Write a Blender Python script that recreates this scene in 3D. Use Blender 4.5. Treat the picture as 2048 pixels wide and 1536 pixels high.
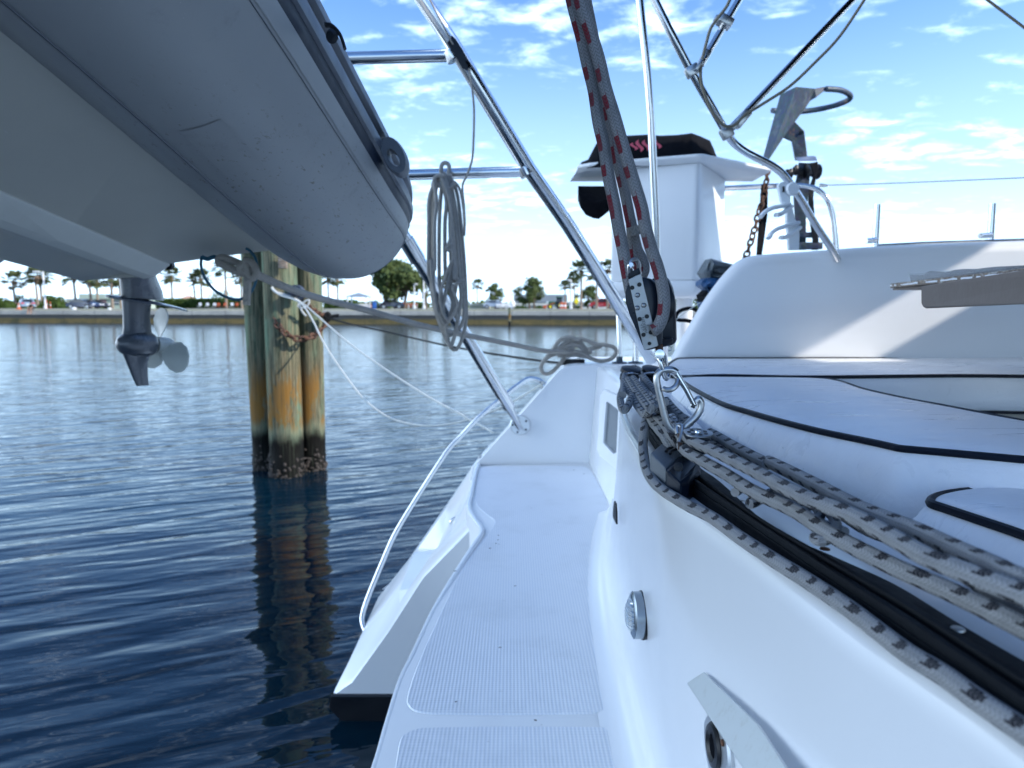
import bpy, bmesh, math, random
from mathutils import Vector, Matrix, noise as mnoise
R = math.radians
random.seed(11)
SC = bpy.context.scene
for _o in list(bpy.data.objects): bpy.data.objects.remove(_o)

# ------------------------------------------------------------------ camera
F = 1420.0; PITCH = math.atan((768-613)/F); EYE = Vector((0, 0, 1.9))
cd = bpy.data.cameras.new('camera'); cam = bpy.data.objects.new('camera', cd)
SC.collection.objects.link(cam); SC.camera = cam
cd.sensor_width = 36; cd.lens = 36*F/2048; cd.clip_start = 0.02; cd.clip_end = 9000
cam.location = EYE; cam.rotation_euler = (R(90)-PITCH, 0, 0)
cd.dof.use_dof = True; cd.dof.focus_distance = 1.0; cd.dof.aperture_fstop = 7.0
SC.render.resolution_x = 1024; SC.render.resolution_y = 768

# ------------------------------------------------------------------ sky and sun
SUN_AZ = R(108); SUN_EL = R(29)
w = bpy.data.worlds.new("World"); SC.world = w; w.use_nodes = True
nt = w.node_tree; bg = nt.nodes['Background']
sky = nt.nodes.new('ShaderNodeTexSky'); sky.sky_type = 'NISHITA'; sky.sun_disc = False
sky.sun_elevation = SUN_EL; sky.sun_rotation = SUN_AZ; sky.air_density = 1.25; sky.dust_density = 0.6; sky.ozone_density = 2.2; sky.altitude = 0
tc = nt.nodes.new('ShaderNodeTexCoord')
sep = nt.nodes.new('ShaderNodeSeparateXYZ'); nt.links.new(tc.outputs['Generated'], sep.inputs[0])
def wm(op, a, b=None, c=None, clamp=False):
    n = nt.nodes.new('ShaderNodeMath'); n.operation = op; n.use_clamp = clamp
    for i, v in enumerate((a, b, c)):
        if v is None: continue
        if isinstance(v, (int, float)): n.inputs[i].default_value = v
        else: nt.links.new(v, n.inputs[i])
    return n.outputs[0]
zz = wm('ADD', wm('MAXIMUM', sep.outputs[2], 0.0), 0.10)
cmb = nt.nodes.new('ShaderNodeCombineXYZ')
nt.links.new(wm('DIVIDE', sep.outputs[0], zz), cmb.inputs[0]); nt.links.new(wm('DIVIDE', sep.outputs[1], zz), cmb.inputs[1])
cmb.inputs[2].default_value = 3.7
mp = nt.nodes.new('ShaderNodeMapping'); mp.inputs['Rotation'].default_value = (0, 0, R(28)); mp.inputs['Scale'].default_value = (1.0, 1.25, 1)
nt.links.new(cmb.outputs[0], mp.inputs[0])
def wnoise(scale, detail, rough, dist=0.0):
    n = nt.nodes.new('ShaderNodeTexNoise'); n.inputs['Scale'].default_value = scale; n.inputs['Detail'].default_value = detail
    n.inputs['Roughness'].default_value = rough; n.inputs['Distortion'].default_value = dist
    nt.links.new(mp.outputs[0], n.inputs['Vector']); return n.outputs['Fac']
n1 = wnoise(5.6, 9, 0.60, 0.3); n2 = wnoise(0.55, 3, 0.5)
cl = wm('ADD', wm('ADD', wm('MULTIPLY', n1, 0.66), wm('MULTIPLY', n2, 0.5)), wm('SUBTRACT', wm('MULTIPLY', wm('MAXIMUM', wm('SUBTRACT', wm('MULTIPLY', sep.outputs[0], -1.0), 0.58), 0.0), 1.1), wm('MULTIPLY', wm('MAXIMUM', wm('MULTIPLY', sep.outputs[1], -1.0), 0.0), 0.14)))  # extra cloud cover added out of view on the left, thinned behind the camera
mr = nt.nodes.new('ShaderNodeMapRange'); mr.interpolation_type = 'SMOOTHSTEP'
mr.inputs['From Min'].default_value = 0.585; mr.inputs['From Max'].default_value = 0.90
nt.links.new(cl, mr.inputs['Value'])
hz = nt.nodes.new('ShaderNodeMapRange'); hz.interpolation_type = 'SMOOTHSTEP'
hz.inputs['From Min'].default_value = 0.40; hz.inputs['From Max'].default_value = -0.02
nt.links.new(sep.outputs[2], hz.inputs['Value'])
fac = wm('MULTIPLY', mr.outputs[0], 0.92)
mx = nt.nodes.new('ShaderNodeMix'); mx.data_type = 'RGBA'
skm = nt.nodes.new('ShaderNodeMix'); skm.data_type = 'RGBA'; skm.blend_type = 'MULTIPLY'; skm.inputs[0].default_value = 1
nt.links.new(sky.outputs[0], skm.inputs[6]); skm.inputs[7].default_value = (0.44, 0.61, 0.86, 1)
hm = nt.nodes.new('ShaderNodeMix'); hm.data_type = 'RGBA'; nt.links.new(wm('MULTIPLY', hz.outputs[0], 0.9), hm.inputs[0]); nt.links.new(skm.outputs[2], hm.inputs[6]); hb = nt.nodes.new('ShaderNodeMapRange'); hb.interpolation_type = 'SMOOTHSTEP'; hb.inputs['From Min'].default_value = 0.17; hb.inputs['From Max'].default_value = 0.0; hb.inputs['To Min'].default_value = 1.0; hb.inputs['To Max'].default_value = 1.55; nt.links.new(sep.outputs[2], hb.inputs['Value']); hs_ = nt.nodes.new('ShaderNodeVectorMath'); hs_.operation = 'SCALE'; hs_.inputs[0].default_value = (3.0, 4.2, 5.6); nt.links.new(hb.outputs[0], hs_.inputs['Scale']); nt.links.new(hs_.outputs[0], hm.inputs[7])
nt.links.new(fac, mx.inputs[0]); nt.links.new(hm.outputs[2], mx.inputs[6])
cb_ = nt.nodes.new('ShaderNodeVectorMath'); cb_.operation = 'SCALE'; cb_.inputs[0].default_value = (9.0, 11.2, 13.8); nt.links.new(wm('ADD', wm('MULTIPLY', wm('MAXIMUM', wm('SUBTRACT', wm('MULTIPLY', sep.outputs[0], -1.0), 0.6), 0.0), 0.9), 1.0), cb_.inputs['Scale']); nt.links.new(cb_.outputs[0], mx.inputs[7])  # unseen clouds on the left brightened to lift the left-facing walls and cushions
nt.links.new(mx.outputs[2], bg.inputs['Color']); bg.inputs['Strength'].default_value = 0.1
sd = bpy.data.lights.new('sun', 'SUN'); sun = bpy.data.objects.new('sun', sd); SC.collection.objects.link(sun)
sd.energy = 1.8; sd.angle = R(0.55); sd.color = (1.0, 0.94, 0.86)
S = Vector((math.cos(SUN_EL)*math.sin(SUN_AZ), math.cos(SUN_EL)*math.cos(SUN_AZ), math.sin(SUN_EL)))
sun.rotation_euler = S.to_track_quat('Z', 'Y').to_euler(); sun.location = S*50
SC.view_settings.view_transform = 'Standard'; SC.view_settings.look = 'None'; SC.view_settings.gamma = 1
SC.view_settings.exposure = 1.66
SC.render.engine = 'CYCLES'

# ------------------------------------------------------------------ helpers
def ray(px, py):
    cp, sp = math.cos(PITCH), math.sin(PITCH)
    a, b = px-1024, -(py-768)
    return Vector((a, F*cp + b*sp, -F*sp + b*cp))
def P(px, py, Y):            # point on the line of sight at distance Y ahead
    d = ray(px, py); return EYE + d*(Y/d.y)
def PZ(px, py, z):           # point on the line of sight at height z
    d = ray(px, py); return EYE + d*((z-EYE.z)/d.z)
def PX(px, py, x):
    d = ray(px, py); return EYE + d*(x/d.x)
V = Vector
def catmull(pts, n=8, closed=False):
    pts = [V(p) for p in pts]; L = len(pts); out = []
    if L < 3: return pts
    rng = range(L if closed else L-1)
    for i in rng:
        if closed: a, b, c, d = pts[i-1], pts[i], pts[(i+1) % L], pts[(i+2) % L]
        else: a, b, c, d = pts[max(i-1, 0)], pts[i], pts[i+1], pts[min(i+2, L-1)]
        for k in range(n):
            t = k/n
            out.append(0.5*((2*b) + (c-a)*t + (2*a-5*b+4*c-d)*t*t + (3*b-a-3*c+d)*t**3))
    if not closed: out.append(pts[-1])
    return out
OFF = {}
class MB:
    def __init__(s): s.v = []; s.f = []; s.uv = {}
    def add(s, vs, fs, uvs=None):
        o = len(s.v); s.v += [V(v) for v in vs]
        for k, f in enumerate(fs):
            if uvs: s.uv[len(s.f)] = uvs[k]
            s.f.append([o+i for i in f])
    def box(s, c, size, rot=None):
        x, y, z = [q/2 for q in size]
        vs = [V((i, j, k)) for i in (-x, x) for j in (-y, y) for k in (-z, z)]
        if rot is not None: vs = [rot @ v for v in vs]
        s.add([v+V(c) for v in vs], [(0,1,3,2),(4,6,7,5),(0,4,5,1),(2,3,7,6),(0,2,6,4),(1,5,7,3)]); return s
    def beam(s, a, b, wd, h, up=V((0,0,1))):
        a, b = V(a), V(b); d = (b-a); L = d.length; d.normalize(); sx = d.cross(up).normalized(); u = sx.cross(d)
        m = Matrix((sx, d, u)).transposed()
        return s.box((a+b)/2, (wd, L, h), m)
    def prism(s, poly, vec):
        poly = [V(p) for p in poly]; n = len(poly); vec = V(vec)
        s.add(poly+[p+vec for p in poly], [tuple(range(n))[::-1], tuple(range(n, 2*n))] + [(i, (i+1) % n, n+(i+1) % n, n+i) for i in range(n)]); return s
    def loft(s, rings, closed=True, caps=True, uvlen=None):
        n = len(rings[0]); vs = [p for r in rings for p in r]; fs = []; uvs = []
        acc = [0.0]
        for i in range(1, len(rings)):
            acc.append(acc[-1] + (V(rings[i][0])-V(rings[i-1][0])).length)
        if uvlen: acc = uvlen
        for i in range(len(rings)-1):
            for j in range(n if closed else n-1):
                k = (j+1) % n
                fs.append((i*n+j, i*n+k, (i+1)*n+k, (i+1)*n+j))
                uvs.append(((acc[i], j/n), (acc[i], (j+1)/n), (acc[i+1], (j+1)/n), (acc[i+1], j/n)))
        if caps and closed:
            fs.append(tuple(range(n))[::-1]); uvs.append([(acc[0], 0)]*n)
            fs.append(tuple((len(rings)-1)*n+j for j in range(n))); uvs.append([(acc[-1], 0)]*n)
        s.add(vs, fs, uvs); return s
    def tube(s, pts, r, seg=10, closed=False, sm=0, caps=True, flat=1.0):
        pts = [V(p) for p in pts]
        rr = r if callable(r) else (lambda t: r)
        if sm: pts = catmull(pts, sm, closed)
        L = len(pts); rings = []; acc = [0.0]
        nrm = None
        for i, p in enumerate(pts):
            a = pts[i-1] if (i or closed) else p; b = pts[(i+1) % L] if (i < L-1 or closed) else p
            t = (b-a); t = t.normalized() if t.length > 1e-9 else V((0,0,1))
            if nrm is None:
                nrm = t.cross(V((0.13, 0.2, 0.97)))
                if nrm.length < .05: nrm = t.cross(V((1, 0, 0)))
                nrm.normalize()
            else:
                nrm = (nrm - t*nrm.dot(t)).normalized()
            bn = t.cross(nrm); q = rr(i/max(1, L-1))
            rings.append([p + nrm*q*math.cos(2*math.pi*j/seg) + bn*q*flat*math.sin(2*math.pi*j/seg) for j in range(seg)])
            if i: acc.append(acc[-1]+(p-pts[i-1]).length)
        if closed:
            rings.append(rings[0]); acc.append(acc[-1]+(pts[0]-pts[-1]).length)
            return s.loft(rings, True, False, acc)
        return s.loft(rings, True, caps, acc)
    def cyl(s, a, b, r, seg=16, r2=None):
        r2 = r if r2 is None else r2
        return s.tube([a, b], lambda t: r+(r2-r)*t, seg)
    def lathe(s, prof, o, axis, seg=20):   # prof [(radius, along)]
        ax = V(axis).normalized(); u = ax.orthogonal().normalized(); v = ax.cross(u); o = V(o)
        return s.loft([[o+ax*h+(u*math.cos(2*math.pi*j/seg)+v*math.sin(2*math.pi*j/seg))*max(r, 1e-4) for j in range(seg)] for r, h in prof])
    def blob(s, c, r, seg=12, rings=8, rot=None, jit=0):
        c = V(c); rr = (r, r, r) if isinstance(r, (int, float)) else r; R_ = []
        for i in range(rings+1):
            th = math.pi*i/rings; ring = []
            for j in range(seg):
                a = 2*math.pi*j/seg; q = V((math.sin(th)*math.cos(a)*rr[0], math.sin(th)*math.sin(a)*rr[1], math.cos(th)*rr[2]))
                if i in (0, rings): q = V((1e-4*math.cos(a), 1e-4*math.sin(a), q.z))
                if jit: q *= 1+jit*mnoise.noise(q*9+c)
                if rot is not None: q = rot @ q
                ring.append(c+q)
            R_.append(ring)
        return s.loft(R_)
    def build(s, name, mat, parent=None, smooth=35, bevel=0, bseg=2, label=None, bang=25):
        off = OFF.get(parent.name, V((0,0,0))) if parent else V((0,0,0))
        me = bpy.data.meshes.new(name); me.from_pydata([v-off for v in s.v], [], s.f)
        if s.uv:
            uvl = me.uv_layers.new(name='UVMap')
            for p in me.polygons:
                u = s.uv.get(p.index)
                if u:
                    for k, li in enumerate(p.loop_indices): uvl.data[li].uv = u[k]
        bm = bmesh.new(); bm.from_mesh(me)
        bmesh.ops.remove_doubles(bm, verts=bm.verts, dist=2e-5)
        bmesh.ops.recalc_face_normals(bm, faces=bm.faces)
        if bevel:
            es = [e for e in bm.edges if len(e.link_faces) == 2 and e.calc_face_angle(0) > R(bang)]
            bmesh.ops.bevel(bm, geom=es, offset=bevel, segments=bseg, profile=.5, affect='EDGES', clamp_overlap=True)
        bm.to_mesh(me); bm.free()
        if smooth:
            me.shade_smooth(); me.set_sharp_from_angle(angle=R(smooth))
        me.materials.append(mat)
        o = bpy.data.objects.new(name, me); SC.collection.objects.link(o)
        if parent:
            o.parent = parent; OFF[o.name] = off
        if label: o['label'] = label
        return o
def tag(o, label=None, cat=None, group=None, kind=None):
    for k, v in (('label', label), ('category', cat), ('group', group), ('kind', kind)):
        if v: o[k] = v
    return o
def thing(name, loc, label, cat, group=None):
    e = bpy.data.objects.new(name, None); e.location = loc; e.empty_display_size = .1
    SC.collection.objects.link(e); OFF[e.name] = V(loc); return tag(e, label, cat, group)
def copy_tree(o, parent=None):
    c = o.copy(); SC.collection.objects.link(c); c.parent = parent
    for ch in o.children: copy_tree(ch, c)
    return c

# ------------------------------------------------------------------ materials
class NT:
    def __init__(s, name, base=(.8,.8,.8), rough=.5, metal=0, **kw):
        s.m = bpy.data.materials.new(name); s.m.use_nodes = True; s.t = s.m.node_tree
        s.b = s.t.nodes['Principled BSDF']; s.set(base=base, rough=rough, metal=metal); s.set(**kw)
    def set(s, **kw):
        names = dict(base='Base Color', rough='Roughness', metal='Metallic', spec='Specular IOR Level', coat='Coat Weight', coatr='Coat Roughness',
                     trans='Transmission Weight', ior='IOR', sheen='Sheen Weight', alpha='Alpha', emit='Emission Color', es='Emission Strength', sss='Subsurface Weight', normal='Normal', aniso='Anisotropic')
        for k, v in kw.items():
            i = s.b.inputs[names[k]]
            if hasattr(v, 'links'): s.t.links.new(v, i)
            elif isinstance(v, tuple): i.default_value = (*v, 1) if len(v) == 3 else v
            else: i.default_value = v
        return s
    def link(s, v, i):
        if hasattr(v, 'links'): s.t.links.new(v, i)
        elif isinstance(v, tuple): i.default_value = (*v, 1) if (len(v) == 3 and len(i.default_value) == 4) else v
        else: i.default_value = v
    def math(s, op, a, b=0.0, c=0.0, clamp=False):
        n = s.t.nodes.new('ShaderNodeMath'); n.operation = op; n.use_clamp = clamp
        for i, v in enumerate((a, b, c)): s.link(v, n.inputs[i])
        return n.outputs[0]
    def co(s, which='Object', scale=(1,1,1), rot=(0,0,0), loc=(0,0,0)):
        t = s.t.nodes.new('ShaderNodeTexCoord'); m = s.t.nodes.new('ShaderNodeMapping')
        m.inputs['Scale'].default_value = scale; m.inputs['Rotation'].default_value = rot; m.inputs['Location'].default_value = loc
        s.t.links.new(t.outputs[which], m.inputs[0]); return m.outputs[0]
    def pos(s):
        g = s.t.nodes.new('ShaderNodeNewGeometry'); return g.outputs['Position']
    def sep(s, v):
        n = s.t.nodes.new('ShaderNodeSeparateXYZ'); s.t.links.new(v, n.inputs[0]); return n.outputs
    def noise(s, vec, scale, detail=4, rough=.55, dist=0, out='Fac'):
        n = s.t.nodes.new('ShaderNodeTexNoise'); n.inputs['Scale'].default_value = scale; n.inputs['Detail'].default_value = detail
        n.inputs['Roughness'].default_value = rough; n.inputs['Distortion'].default_value = dist
        if vec is not None: s.t.links.new(vec, n.inputs['Vector'])
        return n.outputs[out]
    def vor(s, vec, scale, feature='F1', out='Distance'):
        n = s.t.nodes.new('ShaderNodeTexVoronoi'); n.feature = feature; n.inputs['Scale'].default_value = scale
        s.t.links.new(vec, n.inputs['Vector']); return n.outputs[out]
    def mr(s, v, a, b, c=0.0, d=1.0, smooth=True):
        n = s.t.nodes.new('ShaderNodeMapRange'); n.interpolation_type = 'SMOOTHSTEP' if smooth else 'LINEAR'
        for k, q in (('From Min', a), ('From Max', b), ('To Min', c), ('To Max', d)): s.link(q, n.inputs[k])
        s.link(v, n.inputs['Value']); return n.outputs[0]
    def mix(s, f, a, b, mode='MIX'):
        n = s.t.nodes.new('ShaderNodeMix'); n.data_type = 'RGBA'; n.blend_type = mode
        s.link(f, n.inputs[0]); s.link(a, n.inputs[6]); s.link(b, n.inputs[7]); return n.outputs[2]
    def bump(s, h, strength=.3, dist=.01, prev=None):
        n = s.t.nodes.new('ShaderNodeBump'); n.inputs['Strength'].default_value = strength; n.inputs['Distance'].default_value = dist
        s.t.links.new(h, n.inputs['Height'])
        if prev is not None: s.t.links.new(prev, n.inputs['Normal'])
        return n.outputs[0]

def m_gel(name='gelcoat', base=(.80,.81,.82), rough=.22):
    m = NT(name, base, rough, coat=.25, coatr=.1); p = m.pos()
    g = m.noise(p, 1.7, 5, .6); g2 = m.noise(p, 38, 3, .6)
    c = m.mix(m.mr(g, .35, .75, 0, .10), base, (.62,.66,.68)); c = m.mix(m.mr(g2, .62, .9, 0, .05), c, (.48,.50,.5))
    st = m.math('MULTIPLY', m.mr(m.vor(p, 9), .0, .045, 1, 0), m.mr(m.noise(p, 3.1, 2), .56, .62, 0, .55))
    c = m.mix(st, c, (.12,.11,.09))
    return m.set(base=c, rough=m.mr(g, .2, .9, rough-.02, rough+.08), normal=m.bump(m.noise(p, 3, 1), .03, .02)).m
M = {}
M['gel'] = m_gel()
M['gel2'] = m_gel('gelcoat_matte', (.78,.79,.80), .42)
def m_nonskid():
    m = NT('nonskid', (.72,.75,.79), .55); p = m.pos(); x, y, z = m.sep(p)
    sx = m.math('SINE', m.math('MULTIPLY', x, 2*math.pi/.0088)); sy = m.math('SINE', m.math('MULTIPLY', y, 2*math.pi/.0095))
    h = m.math('ADD', m.math('MULTIPLY', sx, .36), m.math('MULTIPLY', sy, .16)); h = m.math('ADD', h, .5)
    g = m.noise(p, 5, 6, .65); g2 = m.noise(p, 30, 4, .7)
    c = m.mix(m.mr(h, .15, .85), (.67,.71,.77), (.80,.82,.85)); c = m.mix(m.mr(g, .45, .8, 0, .35), c, (.5,.53,.55))
    c = m.mix(m.mr(g2, .66, .78, 0, .35), c, (.3,.31,.3))
    sp = m.math('MULTIPLY', m.mr(m.vor(p, 16), .0, .075, 1, 0), m.mr(m.noise(p, 7, 1), .55, .57, 0, .9)); c = m.mix(sp, c, (.03,.03,.025))
    return m.set(base=c, normal=m.bump(h, .35, .0012)).m
M['nonskid'] = m_nonskid()
def m_steel(name, rough=.12, base=(.72,.73,.74), dirt=.2):
    m = NT(name, base, rough, 1.0); p = m.pos(); g = m.noise(p, 60, 5, .7); l = m.noise(m.co('Object', (1,1,1)), 9, 3)
    return m.set(base=m.mix(m.mr(g, .5, .8, 0, dirt), base, (.30,.24,.17)), rough=m.mr(l, .3, .8, rough, rough+.15)).m
M['steel'] = m_steel('polished_steel', dirt=.06); M['steel2'] = m_steel('worn_steel', .28, (.55,.55,.55), .7); M['brushed'] = m_steel('brushed_steel', .33, (.66,.68,.70), .25)
def m_galv():
    m = NT('galvanised', (.05,.07,.10), .6, .0, spec=.25); p = m.pos(); v = m.vor(p, 45, out='Color'); g = m.noise(p, 14, 6, .7)
    c = m.mix(.25, (.040,.058,.085), v, 'SOFT_LIGHT'); c = m.mix(m.mr(g, .5, .7, 0, .6), c, (.16,.18,.20)); c = m.mix(m.mr(m.noise(p, 22, 5), .62, .72, 0, .8), c, (.2,.12,.07))
    return m.set(base=c, rough=m.mr(g, .3, .8, .35, .65)).m
M['galv'] = m_galv()
def m_rust():
    m = NT('rusty_chain', (.12,.06,.035), .85, .3); p = m.pos(); g = m.noise(p, 70, 5, .7)
    return m.set(base=m.mix(m.mr(g, .35, .7), (.16,.065,.03), (.10,.08,.07)), normal=m.bump(g, .6, .004)).m
M['rust'] = m_rust()
def m_plain(name, base, rough=.5, var=.2, sc=12, bump=.15, metal=0, dirt=(0.2,0.18,0.15), bd=.002, **kw):
    m = NT(name, base, rough, metal, **kw); p = m.pos(); g = m.noise(p, sc, 6, .65); g2 = m.noise(p, sc*7, 3, .6)
    c = m.mix(m.mr(g, .35, .8, 0, var), base, tuple(x*.6+y*.3*min(1, 3.2*max(base)) for x, y in zip(base, dirt)))
    return m.set(base=c, rough=m.mr(g, .25, .8, max(.03, rough-.08), min(1, rough+.12)), normal=m.bump(g2, bump, bd)).m
M['black'] = m_plain('black_plastic', (.006,.007,.010), .35, spec=.3)
M['navy'] = m_plain('navy_plastic', (.004,.010,.022), .33, bump=.08, spec=.35)
M['rubber'] = m_plain('dark_rubber', (.02,.024,.03), .55, spec=.3)
M['canvas'] = m_plain('black_canvas', (.003,.0035,.006), .85, sc=5, bump=.5, bd=.01, spec=.15)
M['pink'] = m_plain('pink_print', (.75,.12,.17), .6, var=.1)
M['vinyl'] = None
def m_vinyl():
    m = NT('white_vinyl', (.88,.88,.88), .36); p = m.pos()
    q = m.co('Object', (1.1, 5.5, 3), (0, 0, R(18)))
    w1 = m.noise(q, 3.2, 5, .6, 1.2); w2 = m.noise(p, 2.5, 3); lea = m.vor(p, 700)
    c = m.mix(m.mr(m.noise(p, 6, 5, .7), .5, .8, 0, .14), (.87,.87,.88), (.58,.60,.60))
    c = m.mix(m.mr(m.noise(p, 60, 3, .7), .68, .76, 0, .4), c, (.35,.36,.35))
    n = m.bump(w1, .42, .014); n = m.bump(w2, .5, .03, n); n = m.bump(lea, .1, .0006, n)
    return m.set(base=c, rough=m.mr(w1, .3, .8, .26, .42), normal=n).m
M['vinyl'] = m_vinyl()
M['piping'] = m_plain('navy_piping', (.005,.008,.016), .45, sc=60, spec=.2)
def m_rope(name, base, fleck, pitch, fr, amt=.5, rows=2, braid=.0042, grime=.3, dark=(.10,.10,.10), thr=.24):
    m = NT(name, base, .85); u = m.co('UV'); x, y, z = m.sep(u); p = m.pos()
    ph = m.math('FRACT', m.math('MULTIPLY', y, rows)); row = m.math('FLOOR', m.math('MULTIPLY', y, rows))
    jag = m.math('MULTIPLY', m.math('FLOOR', m.math('MULTIPLY', m.math('ABSOLUTE', m.math('SUBTRACT', ph, .5)), 6.0)), braid*.9)
    wob = m.math('MULTIPLY', m.math('SINE', m.math('ADD', m.math('MULTIPLY', x, 61), m.math('MULTIPLY', row, 2.1))), pitch*.16)
    a = m.math('FRACT', m.math('ADD', m.math('DIVIDE', m.math('ADD', m.math('ADD', x, jag), wob), pitch), m.math('MULTIPLY', row, 1/rows+.13)))
    inx = m.math('LESS_THAN', a, fr); iny = m.math('LESS_THAN', m.math('ABSOLUTE', m.math('SUBTRACT', ph, .5)), thr)
    fl = m.math('MULTIPLY', inx, iny)
    chev = m.math('ADD', m.math('DIVIDE', x, braid), m.math('MULTIPLY', m.math('ABSOLUTE', m.math('SUBTRACT', m.math('FRACT', m.math('MULTIPLY', y, 7)), .5)), 2.0))
    br = m.math('SINE', m.math('MULTIPLY', chev, 2*math.pi)); brc = m.mr(br, -1, -.2, 0, 1)
    ridge = m.mr(m.math('ABSOLUTE', m.math('SUBTRACT', m.math('FRACT', m.math('MULTIPLY', y, 7)), .5)), .38, .5, 1, .35)
    h = m.math('MULTIPLY', brc, ridge)
    c = m.mix(fl, base, fleck); c = m.mix(m.mr(h, 0, .7, .6, 0), c, dark)
    c = m.mix(m.mr(m.noise(p, 30, 5, .7), .4, .8, 0, grime), c, tuple(q*.35 for q in base))
    return m.set(base=c, normal=m.bump(h, .8, .0014)).m
M['sheet'] = m_rope('red_fleck_rope', (.33,.32,.32), (.25,.012,.025), .044, .46, braid=.0048, grime=.5, thr=.19)
M['ctrl'] = m_rope('black_fleck_rope', (.36,.36,.36), (.010,.008,.014), .029, .33, rows=3, braid=.0034, thr=.28, grime=.4, dark=(.2,.2,.2))
M['line'] = m_rope('grey_line', (.40,.37,.33), (.3,.3,.28), .03, .3, grime=.35, braid=.006, dark=(.2,.2,.19))
M['bline'] = m_plain('black_line', (.01,.012,.012), .8)
M['wline'] = m_plain('white_line', (.50,.52,.50), .8)
M['blueline'] = m_plain('blue_line', (.01,.09,.15), .6)
M['hose'] = m_plain('aged_hose', (.20,.18,.13), .5, sc=30)
def m_tubefab():
    m = NT('inflatable_fabric', (.24,.27,.31), .44); p = m.pos(); x, y, z = m.sep(p)
    g = m.noise(p, 2.2, 4); c = m.mix(m.mr(g, .3, .75, 0, .35), (.265,.28,.29), (.19,.20,.215))
    q = m.co('Object', (26, 10, 34), (0, R(25), R(20))); s1 = m.noise(q, 3.0, 6, .75)
    band = m.math('MULTIPLY', m.mr(z, 2.36, 2.20), m.mr(y, .9, 1.7))
    spk = m.math('MULTIPLY', m.mr(s1, .59, .65), band); c = m.mix(m.math('MULTIPLY', spk, .75), c, (.09,.07,.04))
    s2 = m.mr(m.noise(q, 9, 3, .6), .74, .78); c = m.mix(m.math('MULTIPLY', s2, .45), c, (.5,.52,.54))
    c = m.mix(m.math('MULTIPLY', m.mr(m.noise(p, 11, 6, .75), .55, .8), .4), c, (.12,.13,.14))
    return m.set(base=c, normal=m.bump(m.noise(p, 500, 2), .06, .001)).m
M['tubefab'] = m_tubefab()
M['tubedark'] = m_plain('rub_strake_grey', (.085,.10,.125), .42, sc=8)
M['tubenavy'] = m_plain('rub_strake_navy', (.008,.016,.035), .5, sc=8, spec=.3)
def m_dhull():
    m = NT('dinghy_gelcoat', (.30,.34,.35), .36); p = m.pos(); g = m.noise(p, 3, 5)
    q = m.co('Object', (30, 4, 10), (0, 0, R(12))); s = m.mr(m.noise(q, 2.4, 3, .6), .70, .76)
    c = m.mix(m.mr(g, .3, .8, 0, .4), (.46,.46,.42), (.37,.37,.34)); c = m.mix(m.math('MULTIPLY', s, .35), c, (.6,.62,.62))
    return m.set(base=c, coat=.15).m
M['dhull'] = m_dhull(); M['dstrake'] = m_plain('dinghy_keel', (.54,.56,.54), .4, sc=5)
M['motor'] = m_plain('outboard_paint', (.058,.070,.09), .3, sc=20, coat=.3)
M['prop'] = m_plain('propeller_paint', (.46,.49,.47), .42, sc=25)
M['glass'] = m_plain('dark_glass', (.02,.03,.035), .05)
def m_pile():
    m = NT('weathered_piling', (.3,.3,.2), .85); p = m.pos(); x, y, z = m.sep(p)
    gr = m.noise(m.co('Object', (34, 34, 1.0)), 1.6, 7, .78); bl = m.noise(m.co('Object', (5, 5, 1.2)), 1.0, 5, .65); bl2 = m.noise(m.co('Object', (9, 9, 2.2), loc=(3, 1, 5)), 1.0, 5, .7)
    c = m.mix(m.mr(gr, .38, .62), (.022,.036,.024), (.24,.215,.135))
    c = m.mix(m.mr(bl, .46, .64, 0, .6), c, (.14,.235,.155))
    ora = m.math('MULTIPLY', m.mr(bl2, .44, .54), m.math('MULTIPLY', m.mr(z, 1.35, .95), m.mr(z, .42, .62)))
    c = m.mix(m.math('MULTIPLY', ora, .88), c, (.235,.115,.022))
    tan = m.math('MULTIPLY', m.mr(bl, .5, .3), m.mr(z, 1.9, 1.2)); c = m.mix(m.math('MULTIPLY', tan, .5), c, (.15,.105,.06))
    gp = m.math('MULTIPLY', m.mr(z, .62, .5), m.mr(z, .3, .45)); c = m.mix(m.math('MULTIPLY', gp, .5), c, (.19,.22,.15))
    zt = m.math('ADD', z, m.math('MULTIPLY', m.math('SUBTRACT', bl2, .5), .35))
    c = m.mix(m.mr(zt, .54, .36), c, (.006,.006,.005))
    c = m.mix(m.mr(m.noise(m.co('Object', (50, 50, .8)), 1.5, 3), .60, .68, 0, .6), c, (.05,.06,.04))
    return m.set(base=c, rough=m.mr(zt, .2, .4, .6, .88), spec=.15, normal=m.bump(gr, .7, .012)).m
M['pile'] = m_pile()
M['barn'] = m_plain('barnacle', (.055,.045,.038), .8, sc=30, bump=.6, bd=.01)
M['wood'] = None
def m_wood():
    m = NT('weathered_teak', (.3,.26,.22), .8); g = m.noise(m.co('Object', (3, 60, 60), (0, 0, R(20))), 2, 6, .7); g2 = m.noise(m.pos(), 60, 4)
    c = m.mix(m.mr(g, .3, .7), (.09,.07,.055), (.33,.25,.18)); c = m.mix(m.mr(m.noise(m.co('Object', (8, 50, 90)), 1.3, 3), .56, .62, 0, .7), c, (.5,.48,.44))
    return m.set(base=c, normal=m.bump(g, .8, .003)).m
M['wood'] = m_wood()
M['wood2'] = m_plain('grey_plywood', (.25,.20,.165), .8, sc=9, bump=.4)
M['plastic'] = NT('clear_wrap', (.85,.9,.95), .12, trans=.75, ior=1.3).m
M['whiteplastic'] = m_plain('white_plastic', (.72,.76,.8), .35, var=.1)
M['lightrim'] = m_steel('worn_chrome', .22, (.30,.35,.40), .5)
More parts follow.
